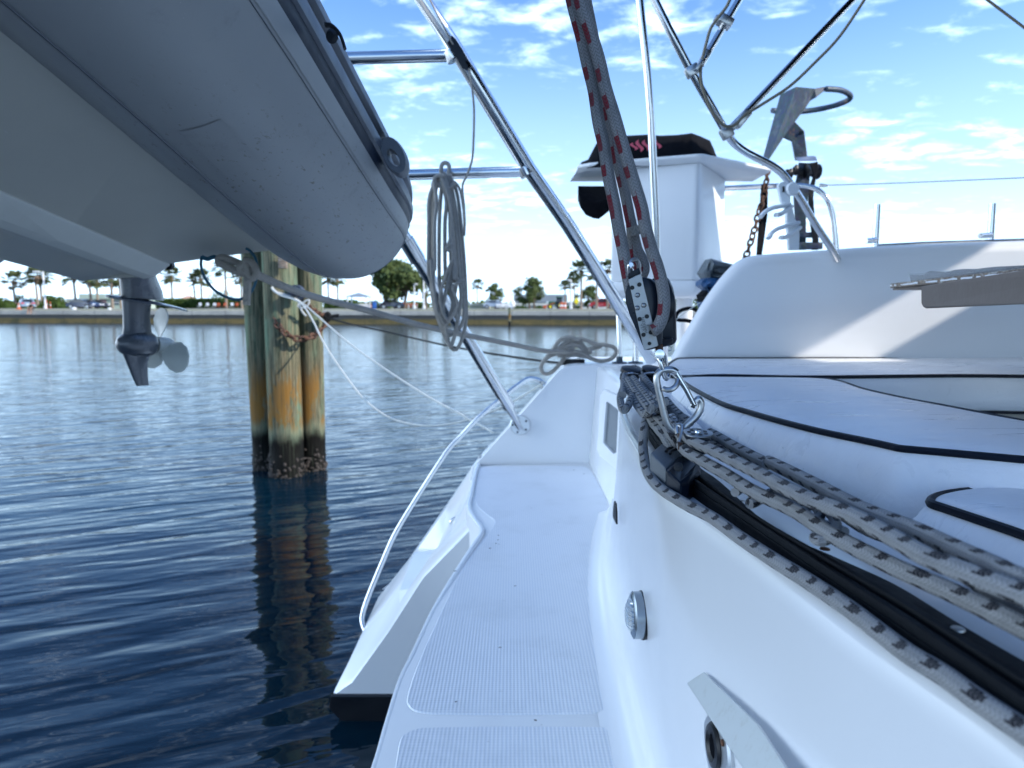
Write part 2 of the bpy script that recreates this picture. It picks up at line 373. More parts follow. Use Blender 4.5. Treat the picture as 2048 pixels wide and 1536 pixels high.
M['bluetarp'] = m_plain('blue_tarp', (.01,.09,.25), .35, sc=15, bump=.8, bd=.02)
M['greytarp'] = m_plain('grey_tarp', (.12,.15,.17), .35, sc=22, bump=.8, bd=.02)
M['antifoul'] = m_plain('black_antifouling', (.006,.007,.010), .35)
M['beige'] = m_plain('seat_base', (.55,.52,.46), .5)
# ------------------------------------------------------------------ water and land
def m_water():
    m = NT('harbour_water', (.006,.030,.055), .03, ior=1.33, spec=.5); p = m.pos(); x, y, z = m.sep(p)
    def rotv(deg):
        n = m.t.nodes.new('ShaderNodeVectorRotate'); n.rotation_type = 'Z_AXIS'; n.inputs['Angle'].default_value = R(deg); m.t.links.new(p, n.inputs['Vector']); return n.outputs[0]
    def wv(scale, rot, det, rough, dist=0.0, w=None):
        mpn = m.t.nodes.new('ShaderNodeMapping'); mpn.inputs['Scale'].default_value = scale; m.t.links.new(rotv(rot), mpn.inputs[0]); return m.noise(mpn.outputs[0], 1.0, det, rough, dist)
    far = m.mr(y, 5, 40, 1, .40, False); near = m.mr(y, 3.2, 9, .35, 1, False)
    def bmp(h, st, dist, prev=None, k=None):
        n = m.t.nodes.new('ShaderNodeBump'); n.inputs['Distance'].default_value = dist; m.t.links.new(h, n.inputs['Height'])
        m.link(m.math('MULTIPLY', k if k is not None else far, st), n.inputs['Strength'])
        if prev is not None: m.t.links.new(prev, n.inputs['Normal'])
        return n.outputs[0]
    a = wv((.62, 3.7, 1), -30, 1, .4, .35); a2 = wv((1.3, 6.2, 1), -21, 1, .4, .4); b = wv((3.0, 11.0, 1), -15, 2, .5, .5); c = wv((.22, .6, 1), 14, 1, .5)
    n = bmp(a, 1.0, .027); n = bmp(a2, 1.0, .013, n); n = bmp(b, 1.0, .009, n, m.math('MULTIPLY', far, near)); n = bmp(c, 1.0, .05, n)
    g = m.noise(p, .4, 4)
    return m.set(base=m.mix(m.mr(g, .3, .7), (.0006,.009,.017), (.0012,.014,.026)), rough=m.mr(y, 3, 70, .015, .16, False), normal=n).m
wmat = m_water()
b = MB(); b.add([(-1500, -600, 0), (1500, -600, 0), (1500, 700, 0), (-1500, 700, 0)], [(0, 1, 2, 3)])
tag(b.build('water', wmat, smooth=0), 'blue rippled harbour water', kind='structure')
if not SC: pass
WN = V((.147, 1, 0)).normalized(); WD = V((1, -.147, 0)).normalized(); W0 = V((0, 75.1, 0))
def G(u, v, z=0): q = W0+WD*u+WN*v; return V((q.x, q.y, z))
GZ = 1.50
def m_ground():
    m = NT('shore_ground', (.12,.14,.05), .95); p = m.pos(); g = m.noise(p, .25, 6); g2 = m.noise(p, 4, 4, .7)
    c = m.mix(m.mr(g, .35, .65), (.14,.145,.055), (.24,.215,.13)); c = m.mix(m.mr(g2, .4, .7, 0, .5), c, (.07,.10,.03))
    return m.set(base=c).m
M['ground'] = m_ground()
M['asphalt'] = m_plain('asphalt', (.20,.19,.185), .9, sc=1.2)
M['concrete'] = None
def m_conc():
    m = NT('seawall_concrete', (.4,.38,.33), .9); p = m.pos(); x, y, z = m.sep(p); g = m.noise(p, .5, 6, .7); g2 = m.noise(m.co('Object', (.7, .7, 3)), 1, 5, .7)
    c = m.mix(m.mr(g, .3, .7), (.50,.47,.40), (.36,.34,.30)); 
    zt = m.math('ADD', z, m.math('MULTIPLY', m.math('SUBTRACT', g2, .5), .22))
    c = m.mix(m.mr(zt, .98, .90), c, (.12,.105,.09)); c = m.mix(m.mr(zt, .62, .50), c, m.mix(m.mr(g2, .35, .7), (.20,.14,.05), (.09,.08,.035)))
    jn = m.mr(m.math('ABSOLUTE', m.math('SUBTRACT', m.math('FRACT', m.math('MULTIPLY', x, .25)), .5)), .485, .5, 0, .6); c = m.mix(jn, c, (.04,.035,.03))
    return m.set(base=c, normal=m.bump(g2, .5, .05)).m
M['concrete'] = m_conc()
# ground sheet to the horizon
b = MB(); prof = [(0.9, 1.40), (5, 1.52), (9, 1.50), (60, GZ), (5000, GZ)]
vs = []; fs = []
for i, (v, z) in enumerate(prof):
    vs += [G(-4000, v, z), G(4000, v, z)]
    if i: fs.append((2*i-2, 2*i-1, 2*i+1, 2*i))
b.add(vs, fs); tag(b.build('ground', M['ground'], smooth=0), 'grass bank and open land across the harbour', kind='structure')
b = MB(); b.box((0, 0, 0), (900, .9, 2.4)); rot = Matrix.Rotation(math.atan2(WD.y, WD.x), 3, 'Z')
b.v = [rot @ v + G(0, .45, .25) for v in b.v]
c_ = MB(); c_.box((0, 0, 0), (900, 1.15, .5)); b.add([rot @ v + G(0, .42, 1.20) for v in c_.v], c_.f)
tag(b.build('seawall', M['concrete'], smooth=0, bevel=.04), 'long concrete seawall with stained waterline across the harbour', 'seawall')
b = MB(); b.add([G(-900, 13, GZ+.02), G(900, 13, GZ+.02), G(900, 34, GZ+.02), G(-900, 34, GZ+.02)], [(0, 1, 2, 3)])
tag(b.build('road', M['asphalt'], smooth=0), 'grey road behind the seawall', kind='structure')
b = MB(); b.beam(G(-900, 12.9, GZ+.06), G(900, 12.9, GZ+.06), .18, .14)
tag(b.build('kerb', M['concrete'], smooth=0), 'pale kerb of the shore road', kind='structure')

def SH(px, Y, z=GZ): return V((P(px, 613, Y).x, Y, z))
def m_leaf(name, a, bcol, tr=.15):
    m = NT(name, a, .7); o = m.t.nodes.new('ShaderNodeObjectInfo'); g = m.noise(m.pos(), .9, 4); g2 = m.noise(m.pos(), 9, 2)
    c = m.mix(m.mr(g, .3, .7), a, bcol); c = m.mix(m.mr(g2, .3, .7, 0, .5), c, tuple(q*1.5 for q in a)); m.set(base=c, spec=.2)
    return m.m
M['leaf'] = m_leaf('oak_leaves', (.050,.075,.022), (.085,.11,.035)); M['palmleaf'] = m_leaf('palm_leaves', (.06,.085,.035), (.11,.12,.05))
M['hedge'] = m_leaf('hedge_leaves', (.030,.06,.012), (.065,.10,.02)); M['bark'] = m_plain('bark', (.13,.10,.075), .9, sc=4); M['palmbark'] = m_plain('palm_bark', (.24,.19,.14), .9, sc=5)
M['deadfrond'] = m_plain('dead_fronds', (.22,.14,.08), .9, sc=5)

def palm_mesh(seed, h=8.0, cr=1.6, skirt=.3):
    rnd = random.Random(seed); tr = MB(); lean = rnd.uniform(-.25, .25)
    pts = [V((lean*(k/6)**2, 0, h*k/6)) for k in range(7)]
    tr.tube(pts, lambda t: .24-.08*t + (.10 if t > .86 else 0), 8)
    cr_ = MB(); top = pts[-1]
    for k in range(34):
        a = rnd.uniform(0, 2*math.pi); el = rnd.uniform(-.75, 1.35); d = V((math.cos(a)*math.cos(el), math.sin(a)*math.cos(el), math.sin(el)))
        L = cr*rnd.uniform(.55, .8); c0 = top + d*L*.15; hub = top + d*L + V((0, 0, -.12*L)); side = d.cross(V((0, 0, 1))).normalized(); up = side.cross(d)
        cr_.add([c0-side*.02, c0+side*.02, hub+side*.02, hub-side*.02], [(0, 1, 2, 3)])
        for q in range(11):
            an = (q-5)/5*1.9; dd = (d*math.cos(an)+side*math.sin(an)+up*rnd.uniform(-.2, .1)).normalized(); bl = cr*rnd.uniform(.36, .5)
            tip = hub+dd*bl+V((0, 0, -.18*bl)); ps = dd.cross(up).normalized()*.066*cr
            mid = hub+dd*bl*.5; cr_.add([hub, mid-ps, tip, mid+ps], [(0, 1, 2, 3)])
    sk = MB()
    for k in range(16):
        a = rnd.uniform(0, 6.28); L = skirt*h*.28*rnd.uniform(.5, 1); p0 = top+V((0, 0, .1)); q = top+V((math.cos(a)*.42, math.sin(a)*.42, -L*.45)); e = top+V((math.cos(a)*.28, math.sin(a)*.28, -L)); s_ = V((-math.sin(a), math.cos(a), 0))*.16
        sk.add([p0, q-s_, e, q+s_], [(0, 1, 2, 3)])
    return tr, cr_, sk
PALM = []
for k in range(4):
    tr, cr_, sk = palm_mesh(31+k, 8.0, 2.0+.13*k, .5+.25*(k % 3)); PALM.append((tr, cr_, sk))
_pm = {}
def palm(px, Y, topy, label, k=0, sc=1.0, group='sabal palms along the shore road', base=None, crs=1.0):
    zt = P(px, topy, Y).z; h = (zt-GZ) - .9*crs
    root = thing('palm_tree', SH(px, Y), label, 'palm tree', group)
    for i, (nm, mt) in enumerate((('trunk', 'palmbark'), ('crown', 'palmleaf'), ('dead_frond_skirt', 'deadfrond'))):
        src = PALM[k][i]; b = MB(); top = V((PALM[k][0].v[-8].x, 0, 8))
        if i == 0: vs = [V((v.x*crs, v.y*crs, v.z*h/8)) for v in src.v]
        else: vs = [V((v.x*crs, v.y*crs, (v.z-8)*crs+h)) for v in src.v]
        rz = Matrix.Rotation(px*.7, 3, 'Z') if i else Matrix.Identity(3)
        if i: vs = [rz @ (v-V((0, 0, h)))+V((0, 0, h)) for v in vs]
        b.add([v+OFF[root.name] for v in vs], src.f); b.build(nm, M[mt], root, smooth=0 if i else 40)
PL = [(31,118,551,'lone fan palm standing above the bushes at the far left of the shore',0,.95),(76,116,541,'left of the twin palms beside the tall white lamp post',1,.9),(84,118,539,'right of the twin palms beside the tall white lamp post',2,.95),
 (152,104,538,'palm whose trunk stands in front of the dark sedan, crown hidden by the dinghy',1,.9),(183,104,538,'palm trunk between the dark sedan and its bonnet, under the dinghy hull',0,.9),(196,118,548,'palm behind the dark sedan with part of its crown below the dinghy',2,.9),
 (225,104,540,'thick trunked palm standing left of the outboard leg',3,.95),(242,120,548,'thin palm touching the left edge of the outboard leg',1,.8),(345,120,541,'palm alone against the sky just right of the outboard',2,.85),
 (391,124,552,'shorter palm of the pair inside the blue rope loop view',0,.8),(404,122,547,'taller palm of the pair left of the blue rope loop',3,.85),(453,106,521,'tall palm with brown dead fronds framed by the blue rope loop',3,.85),
 (484,108,545,'palm with a brown skirt beside the green left piling',3,.8),(658,122,548,'palm just right of the piling cluster, crown cut by the dinghy tube',1,.75),(676,122,548,'second palm right of the piling cluster under the dinghy tube',2,.75),
 (955,122,564,'small lone palm between the rope coil and the round shade tree',1,.55),(1131,118,567,'left palm of the clump before the yellow sign',0,.6),(1141,119,560,'right palm of the clump before the yellow sign',2,.6),
 (1149,112,549,'slim palm with its small crown beside the white lamp mast',1,.55),(1162,92,531,'tall palm left of the davit leg near the yellow sign',3,.75),(1193,94,534,'palm whose trunk stands before the red car, crown crossing the davit leg',2,.75),
 (1215,94,528,'palm right of the davit leg beside the stanchion',0,.75),(1366,88,548,'palm seen under the white console',3,.8)]
for (px, Y, ty, lb, k, cs) in PL: palm(px, Y, ty, lb, k, crs=cs)

def tree(px, Y, topy, wpx, label, seed, name='shade_tree', cat='tree', n=2600, trunks=2, low=.30, leaf='leaf', group='shade trees along the shore', dens=1.0):
    rnd = random.Random(seed); root = thing(name, SH(px, Y), label, cat, group); o = OFF[root.name]
    H = P(px, topy, Y).z-GZ; W = wpx/F*Y/2
    tr = MB(); cr = MB(); cls = []
    for k in range(trunks):
        bx = (k-(trunks-1)/2)*.5*W/2; 
        tr.tube([o+V((bx, 0, 0)), o+V((bx*1.1+rnd.uniform(-.2, .2), 0, H*.25)), o+V((bx*1.5, rnd.uniform(-.3, .3), H*.5)), o+V((bx*1.8, 0, H*.72))], lambda t: (.24-.17*t)*H/6, 7)
    nc = int(34*dens)
    for k in range(nc):
        a = rnd.uniform(0, 6.28); rr = math.sqrt(rnd.uniform(0, 1)); zf = rnd.uniform(0, 1)
        prof = math.sin(math.pi*min(1, .16+zf*.80))**.6*(.72+.42*math.sin(a*3+seed)*math.sin(a*2+seed*2))
        c = V((math.cos(a)*rr*W*.84*prof, math.sin(a)*rr*W*.7*prof, H*(low+(.93-low)*zf))); cls.append((c, W*rnd.uniform(.11, .24)))
        if k % 2 == 0:
            st = V(((k % trunks-(trunks-1)/2)*.5*W/2*1.3, 0, H*rnd.uniform(.2, .5))); md = (st+c)/2+V((0, 0, -.06*H))
            tr.tube([o+st, o+md, o+c], lambda t: (.09-.06*t)*H/6, 5)
    for k in range(n):
        c, r = rnd.choice(cls); d = V((rnd.gauss(0, 1), rnd.gauss(0, 1), rnd.gauss(0, .75))).normalized()*r*rnd.uniform(.35, 1.08)
        p = o+c+d; s_ = rnd.uniform(.10, .26)*max(.7, W/3.2); u = V((rnd.uniform(-1, 1), rnd.uniform(-1, 1), rnd.uniform(-1, 1))).normalized(); v = u.orthogonal().normalized()
        cr.add([p-u*s_, p+v*s_*.6, p+u*s_, p-v*s_*.6], [(0, 1, 2, 3)])
    tr.build('trunk', M['bark'], root, smooth=50); cr.build('crown', M[leaf], root, smooth=0)
tree(790, 100, 522, 146, 'large dark round shade tree behind the moving dark car, right of the dinghy tube', 5, n=8000, trunks=3, low=.30, dens=2.0)
tree(850, 104, 545, 40, 'narrow shade tree left of the hanging rope coil', 6, n=1500)
tree(893, 108, 543, 50, 'shade tree seen through the hanging rope coil', 7, n=1800)
tree(990, 110, 566, 56, 'small open crowned tree right of the hanging coil', 8, n=2000, trunks=1, dens=1.2)
tree(1064, 104, 556, 80, 'wide open crowned tree in front of the grey roofed building', 9, n=3200, trunks=2, low=.2, dens=1.5)
tree(1180, 112, 572, 62, 'bushy tree behind the yellow sign and the davit leg', 10, n=2600, low=.2)
tree(1405, 84, 560, 90, 'tree seen below the white console beside the blue tarp', 12, n=3000, low=.15)
tree(1330, 100, 570, 60, 'tree behind the hanging pulley block', 13, n=2000, low=.2)
def bush(px, Y, topy, wpx, label, seed, n=1500, depth=1.2, name='hedge', cat='hedge', leaf='hedge', flat=False, group='hedges and bushes of the shore', lift=0):
    rnd = random.Random(seed); root = thing(name, SH(px, Y), label, cat, group); o = OFF[root.name]; H = P(px, topy, Y).z-GZ; W = wpx/F*Y/2
    cr = MB(); st = MB()
    for k in range(max(2, int(W))):
        x = rnd.uniform(-W*.8, W*.8); st.tube([o+V((x, 0, 0)), o+V((x*1.05, 0, H*.6))], .05, 5)
    for k in range(n):
        x = rnd.uniform(-1, 1); z = rnd.uniform(0, 1)
        top = H*(1 if flat else math.sqrt(max(0, 1-x*x))*(.82+.18*math.sin(x*7+seed)))
        y = rnd.uniform(-1, 1)*depth; p = o+V((x*W, y, max(.05, top*z-.05*abs(y)))); s_ = rnd.uniform(.10, .24)
        u = V((rnd.uniform(-1, 1), rnd.uniform(-1, 1), rnd.uniform(-1, 1))).normalized(); v = u.orthogonal().normalized()
        cr.add([p-u*s_, p+v*s_*.7, p+u*s_, p-v*s_*.7], [(0, 1, 2, 3)])
    st.build('stem', M['bark'], root); cr.build('foliage', M[leaf], root, smooth=0)
bush(8, 116, 595, 34, 'low bush at the far left edge of the shore', 20, name='bush', cat='bush')
bush(44, 122, 590, 34, 'dark rounded bush behind the silver sedan', 21, name='bush', cat='bush')
bush(68, 124, 594, 22, 'lighter low bush right of the silver sedan roof', 22, name='bush', cat='bush', n=900)
bush(107, 112, 589, 44, 'tall dark bush right of the white lamp post', 23, n=2400, name='bush', cat='bush')
bush(-60, 118, 592, 80, 'bush beyond the left edge', 24, n=1200, name='bush', cat='bush') if False else None
bush(206, 118, 608, 20, 'short clipped hedge under the pale green building', 25, flat=True, n=700)
bush(410, 112, 597, 185, 'long clipped hedge between the outboard and the pilings', 26, flat=True, n=6500)
bush(445, 138, 581, 62, 'grey green rounded bush above the long clipped hedge', 27, n=2200, name='bush', cat='bush', leaf='leaf', depth=4)
bush(682, 116, 600, 62, 'clipped hedge between the pilings and the gazebo', 28, flat=True, n=2400)
bush(757, 114, 603, 44, 'dark bush right of the gazebo', 29, n=1800, name='bush', cat='bush')
bush(822, 116, 606, 54, 'dark hedge under the large shade tree', 30, flat=True, n=1600)
bush(1042, 112, 612, 26, 'dark bush in the gap of the long white wall', 31, n=900, name='bush', cat='bush')
bush(1078, 112, 612, 20, 'small dark bush left of the tractor', 32, n=700, name='bush', cat='bush')
bush(1138, 116, 612, 46, 'dark hedge behind the tractor', 33, flat=True, n=1300)
bush(1370, 88, 610, 60, 'bush under the white console', 34, n=1500, name='bush', cat='bush')
# far low tree line (uncountable)
b = MB(); rnd = random.Random(3)
for k in range(9000):
    px = rnd.uniform(-900, 3000); Y = rnd.uniform(300, 340); base = SH(px, Y, GZ); h = (2.2+1.6*mnoise.noise(V((px*.012, 0, 0)))+1.0*mnoise.noise(V((px*.05, 3, 0))))*rnd.uniform(0, 1)
    p = base+V((0, 0, max(0, h))); s_ = rnd.uniform(.4, .9); u = V((rnd.uniform(-1, 1), rnd.uniform(-1, 1), rnd.uniform(-1, 1))).normalized(); v = u.orthogonal()
    b.add([p-u*s_, p+v*s_, p+u*s_, p-v*s_], [(0, 1, 2, 3)])
tag(b.build('distant_trees', M['leaf'], smooth=0), 'low line of far trees on the horizon', kind='stuff')

# ---- buildings
M['bgreen'] = m_plain('pale_green_wall', (.42,.50,.42), .85, sc=.6); M['bwhite'] = m_plain('white_wall', (.62,.64,.62), .8, sc=.6); M['roofgrey'] = m_plain('grey_roof', (.22,.26,.30), .7, sc=.6)
M['bbeige'] = m_plain('beige_wall', (.42,.42,.33), .85, sc=.6); M['bpeach'] = m_plain('peach_roof', (.55,.33,.22), .8, sc=.6); M['winglass'] = m_plain('window_glass', (.05,.07,.09), .1); M['door'] = m_plain('door_maroon', (.22,.14,.15), .6)
def bld(px0, px1, topy, Y, label, wall='bwhite', roof='roofgrey', dep=9, rh=.25, feats=(), name='building', ov=.3, slope=0):
    a, b_ = SH(px0, Y), SH(px1, Y); H = P(px0, topy, Y).z-GZ; root = thing(name, (a+b_)/2, label, 'building'); c = (a+b_)/2; L = (b_-a).length
    m = MB(); m.box(c+V((0, dep/2, (H-rh)/2-.1)), (L, dep, H-rh+.2)); w_ = m.build('wall', M[wall], root, smooth=0)
    m = MB()
    if slope:
        z0 = GZ+H-rh; m.prism([c+V((-L/2-ov, -ov, H-rh)), c+V((L/2+ov, -ov, H-rh)), c+V((L/2-slope, dep/2, H+rh)), c+V((-L/2+slope, dep/2, H+rh))], (0, .01, .12))
        m.prism([c+V((-L/2-ov, dep+ov, H-rh)), c+V((L/2+ov, dep+ov, H-rh)), c+V((L/2-slope, dep/2, H+rh)), c+V((-L/2+slope, dep/2, H+rh))], (0, -.01, .12))
    else: m.box(c+V((0, dep/2, H-rh/2+.01)), (L+2*ov, dep+2*ov, rh))
    m.build('roof', M[roof], root, smooth=0)
    for (kind, fx, fz, fw, fh, mt) in feats:
        q = MB(); p0 = c+V((-L/2+fx*L, -.03, fz*H)); q.box(p0, (fw, .10, fh)); o = q.build(kind, M[mt], root, smooth=0)
        if kind == 'window':
            q = MB(); q.box(p0+V((0, -.03, 0)), (fw+.2, .05, .12)); q.build('lintel', M['bwhite'], o, smooth=0)
    return root
bld(164, 262, 588, 130, 'pale green flat roofed building behind the palms and the outboard', 'bgreen', 'bgreen', feats=[('door', .42, .36, 1.5, 1.5, 'door'), ('window', .12, .42, 1.1, .8, 'winglass'), ('window', .7, .42, 1.1, .8, 'winglass')], rh=.9)
bld(905, 925, 606, 112, 'small beige block left of the dark garage opening', 'bbeige', 'bwhite', dep=5, rh=.15, feats=[('window', .5, .55, .5, .4, 'winglass')])
bld(939, 979, 608, 112, 'beige low shed right of the dark garage opening', 'bbeige', 'bwhite', dep=5, rh=.15, feats=[('window', .75, .5, .5, .4, 'winglass')])
bld(1010, 1100, 607, 128, 'long low white building behind the trailer', 'bwhite', 'bwhite', dep=8, rh=.3, feats=[('window', .15+.14*k, .5, .8, .6, 'winglass') for k in range(6)])
bld(1030, 1132, 589, 170, 'large building with a dark grey roof behind the open crowned trees', 'bwhite', 'roofgrey', dep=20, rh=1.9, feats=[('window', .1+.1*k, .35, 1.5, .8, 'winglass') for k in range(9)])
bld(1100, 1240, 603, 140, 'white building behind the tractor and the palms', 'bwhite', 'bwhite', dep=9, rh=.3, feats=[('window', .1+.13*k, .5, 1, .7, 'winglass') for k in range(7)])
bld(350, 378, 597, 210, 'small far house with a peach hipped roof above the hedge', 'bwhite', 'bpeach', dep=9, rh=.8, slope=1.5, feats=[('window', .5, .4, 1, .7, 'winglass')], name='house')
bld(133, 163, 597, 230, 'far pale building between the dark bush and the palms', 'bbeige', 'bwhite', dep=9, rh=.4, feats=[('window', .3, .5, 1, .8, 'winglass')])
bld(872, 905, 606, 150, 'low white building behind the hanging rope coil', 'bwhite', 'bwhite', dep=8, rh=.3, feats=[('window', .5, .5, 1, .7, 'winglass')])

# ---- street furniture
M['paintwhite'] = m_plain('white_paint', (.75,.76,.76), .5, sc=3, var=.1); M['orange'] = m_plain('orange_plastic', (.5,.11,.04), .5, var=.1); M['yellow'] = m_plain('yellow_sign_paint', (.85,.72,.02), .5, var=.05); M['binblue'] = m_plain('blue_bin_plastic', (.02,.12,.45), .5)
def lamp(px, Y, topy, label, arm=-1, r=.13):
    a = SH(px, Y); H = P(px, topy, Y).z-GZ; root = thing('street_lamp', a, label, 'street lamp', 'white lamp posts along the shore')
    m = MB(); m.cyl(a, a+V((0, 0, H)), r*1.15, 10, r*.75); m.cyl(a, a+V((0, 0, .5)), r*2, 10); m.build('pole', M['paintwhite'], root)
    m = MB(); m.beam(a+V((0, 0, H-.05)), a+V((arm*(1.1 if r > .12 else .3), 0, H-.02)), .1, .1); m.build('arm', M['paintwhite'], root)
    m = MB(); m.box(a+V((arm*(1.0 if r > .12 else .25), 0, H-.02)), (.9 if r > .12 else .4, .3, .2)); m.build('lamp_head', M['paintwhite'], root, bevel=.04)
lamp(91, 104, 543, 'tall white lamp post with an arm to the left, beside the twin palms')
lamp(848, 98, 545, 'white lamp post in front of the large shade tree', 1, .1)
lamp(829, 98, 568, 'short white lamp post in front of the large shade tree, left of the tall one', 1, .09)
lamp(1022, 96, 588, 'white lamp post before the grey roofed building', 1, .08)
lamp(1142, 90, 560, 'white lamp post standing on the bank left of the yellow sign', -1, .09)
# gazebo
a = SH(718, 108); root = thing('gazebo', a, 'small open white gazebo with a grey peaked roof, right of the pilings', 'gazebo'); Wg = 1.55; Hg = P(718, 594, 108).z-GZ
for sx in (-1, 1):
    for sy in (-1, 1):
        m = MB(); m.box(a+V((sx*Wg*.9, sy*Wg*.9, Hg/2)), (.16, .16, Hg)); m.build('post', M['paintwhite'], root)
m = MB()
for k in range(4):
    an = math.pi/4+k*math.pi/2; an2 = an+math.pi/2; e1 = a+V((math.cos(an)*Wg*1.5, math.sin(an)*Wg*1.5, Hg)); e2 = a+V((math.cos(an2)*Wg*1.5, math.sin(an2)*Wg*1.5, Hg)); m.prism([e1, e2, a+V((0, 0, Hg+.6))], (0, 0, .08))
m.build('roof', M['roofgrey'], root, smooth=0)
m = MB(); m.box(a+V((0, Wg*.9, .45)), (Wg*1.7, .06, .7)); m.build('rail', M['paintwhite'], root)
m = MB(); m.box(a+V((0, .5, .45)), (1.6, .5, .08)); m.box(a+V((0, .5, .2)), (1.2, .1, .4)); m.build('bench', M['bwhite'], root)
# yellow sign
a = SH(1153, 100); root = thing('road_sign', a, 'yellow diamond road sign on a thin post before the bushy tree', 'road sign'); Hs = P(1153, 602, 100).z-GZ
m = MB(); m.cyl(a, a+V((0, 0, Hs)), .04, 8); m.build('post', M['galv'], root)
m = MB(); m.prism([a+V((-.36, -.06, Hs)), a+V((0, -.06, Hs-.55)), a+V((.36, -.06, Hs)), a+V((0, -.06, Hs+.55))], (0, .03, 0)); m.build('sign_plate', M['yellow'], root, smooth=0)
# cones and delineators
def cone(px, Y, toppy, label, name='traffic_cone', r=.24):
    g = G(0, 0); a = SH(px, Y); H = P(px, toppy, Y).z-GZ; root = thing(name, a, label, 'traffic cone' if name == 'traffic_cone' else 'marker post')
    m = MB(); m.box(a+V((0, 0, .03)), (r*2.4, r*2.4, .06)); m.build('base', M['orange'], root)
    m = MB(); m.lathe([(r, .05), (r*.55, H*.5), (r*.15, H)] if name == 'traffic_cone' else [(.06, .05), (.055, H)], a, (0, 0, 1), 10); b1 = m.build('body', M['orange'], root)
    rr = r*.55 if name == 'traffic_cone' else .056
    m = MB(); m.lathe([(rr+.02, H*.46), (rr*.8+.02, H*.62)], a, (0, 0, 1), 10); m.build('reflective_band', M['paintwhite'], b1)
cone(37.5, 94, 606, 'orange traffic cone with white band left of the silver sedan')
cone(94, 104, 600, 'thin orange marker post just right of the lamp post', 'marker_post')
cone(101, 104, 603, 'second thin orange marker post right of the lamp post', 'marker_post')
cone(1164, 90, 616, 'orange traffic cone at the foot of the tall palm near the yellow sign')
cone(742, 108, 608, 'orange marker right of the gazebo', 'marker_post')
a = SH(749, 106); root = thing('waste_bin', a, 'blue waste bin right of the gazebo', 'bin'); m = MB(); m.box(a+V((0, 0, .5)), (.55, .5, 1.0)); m.build('body', M['binblue'], root, bevel=.03); m = MB(); m.box(a+V((0, 0, 1.05)), (.6, .55, .09)); m.build('lid', M['binblue'], root, bevel=.02)
# orange barriers right of the shade tree
for k, px in enumerate((813, 822, 831)):
    a = SH(px, 112); root = thing('barrier', a, 'orange and white road barrier behind the moving dark car, ' + ('leftmost', 'middle', 'rightmost')[k]+' of three', 'barrier', 'orange barriers under the shade tree')
    m = MB(); m.box(a+V((0, 0, .75)), (.62, .05, .25)); m.box(a+V((0, 0, .4)), (.62, .05, .15)); m.build('board', M['orange'], root)
    for s_ in (-1, 1): m = MB(); m.beam(a+V((s_*.28, -.2, 0)), a+V((s_*.28, .05, .95)), .05, .05); m.build('leg', M['paintwhite'], root)
# folding chairs / parked gear behind the road at 395-470
for k, (px, cc) in enumerate(((399, 'paintwhite'), (414, 'paintwhite'), (428, 'paintwhite'), (436, 'orange'), (449, 'orange'), (463, 'paintwhite'), (473, 'orange'))):
    a = SH(px, 104); root = thing('picnic_chair', a, ('white' if cc == 'paintwhite' else 'orange')+' folding chair on the bank before the long hedge, number %d from the left'%(k+1) if False else ('white' if cc == 'paintwhite' else 'orange')+' folding chair before the long hedge, '+('leftmost of the row', 'second from the left', 'left of the orange ones', 'between a white chair and the tall palm', 'just left of the white chair by the piling', 'right of the tall palm', 'nearest the piling')[k], 'chair', 'folding chairs before the hedge')
    m = MB(); m.box(a+V((0, 0, .42)), (.42, .42, .05)); m.build('seat', M[cc], root); m = MB(); m.box(a+V((0, .25, .75)), (.42, .05, .35)); m.build('backrest', M[cc], root)
    for sx in (-1, 1):
        for sy in (-1, 1): m = MB(); m.cyl(a+V((sx*.27, sy*.2, 0)), a+V((sx*.27, sy*.2, .42)), .025, 6); m.build('leg', M['galv'], root)
# small things on the bank
for (px, lb, mt, s_) in ((148, 'white shopping bag on the bank under the dark sedan', 'paintwhite', .26), (219, 'white bucket on the bank under the thick palm', 'paintwhite', .22)):
    a = SH(px, 84, 1.50); m = MB(); m.lathe([(s_*.8, 0), (s_, s_*.5), (s_*.75, s_*1.1), (s_*.2, s_*1.2)], a, (0, 0, 1), 9)
    tag(m.build('bag' if px == 148 else 'bucket', M[mt]), lb, 'bag' if px == 148 else 'bucket')
# channel marker post standing in the water
a = P(1019, 646, 70); a.z = 0; root = thing('marker_pile', V((a.x, 70, 0)), 'thin dark post standing in the water before the seawall', 'post'); a = V((a.x, 70, 0))
m = MB(); m.cyl(a+V((0, 0, -1)), a+V((0, 0, P(1019, 614, 70).z)), .13, 10); m.build('shaft', M['pile'], root); m = MB(); m.cyl(a+V((0, 0, P(1019, 614, 70).z)), a+V((0, 0, P(1019, 612, 70).z)), .16, 10, .05); m.build('cap', M['paintwhite'], root)

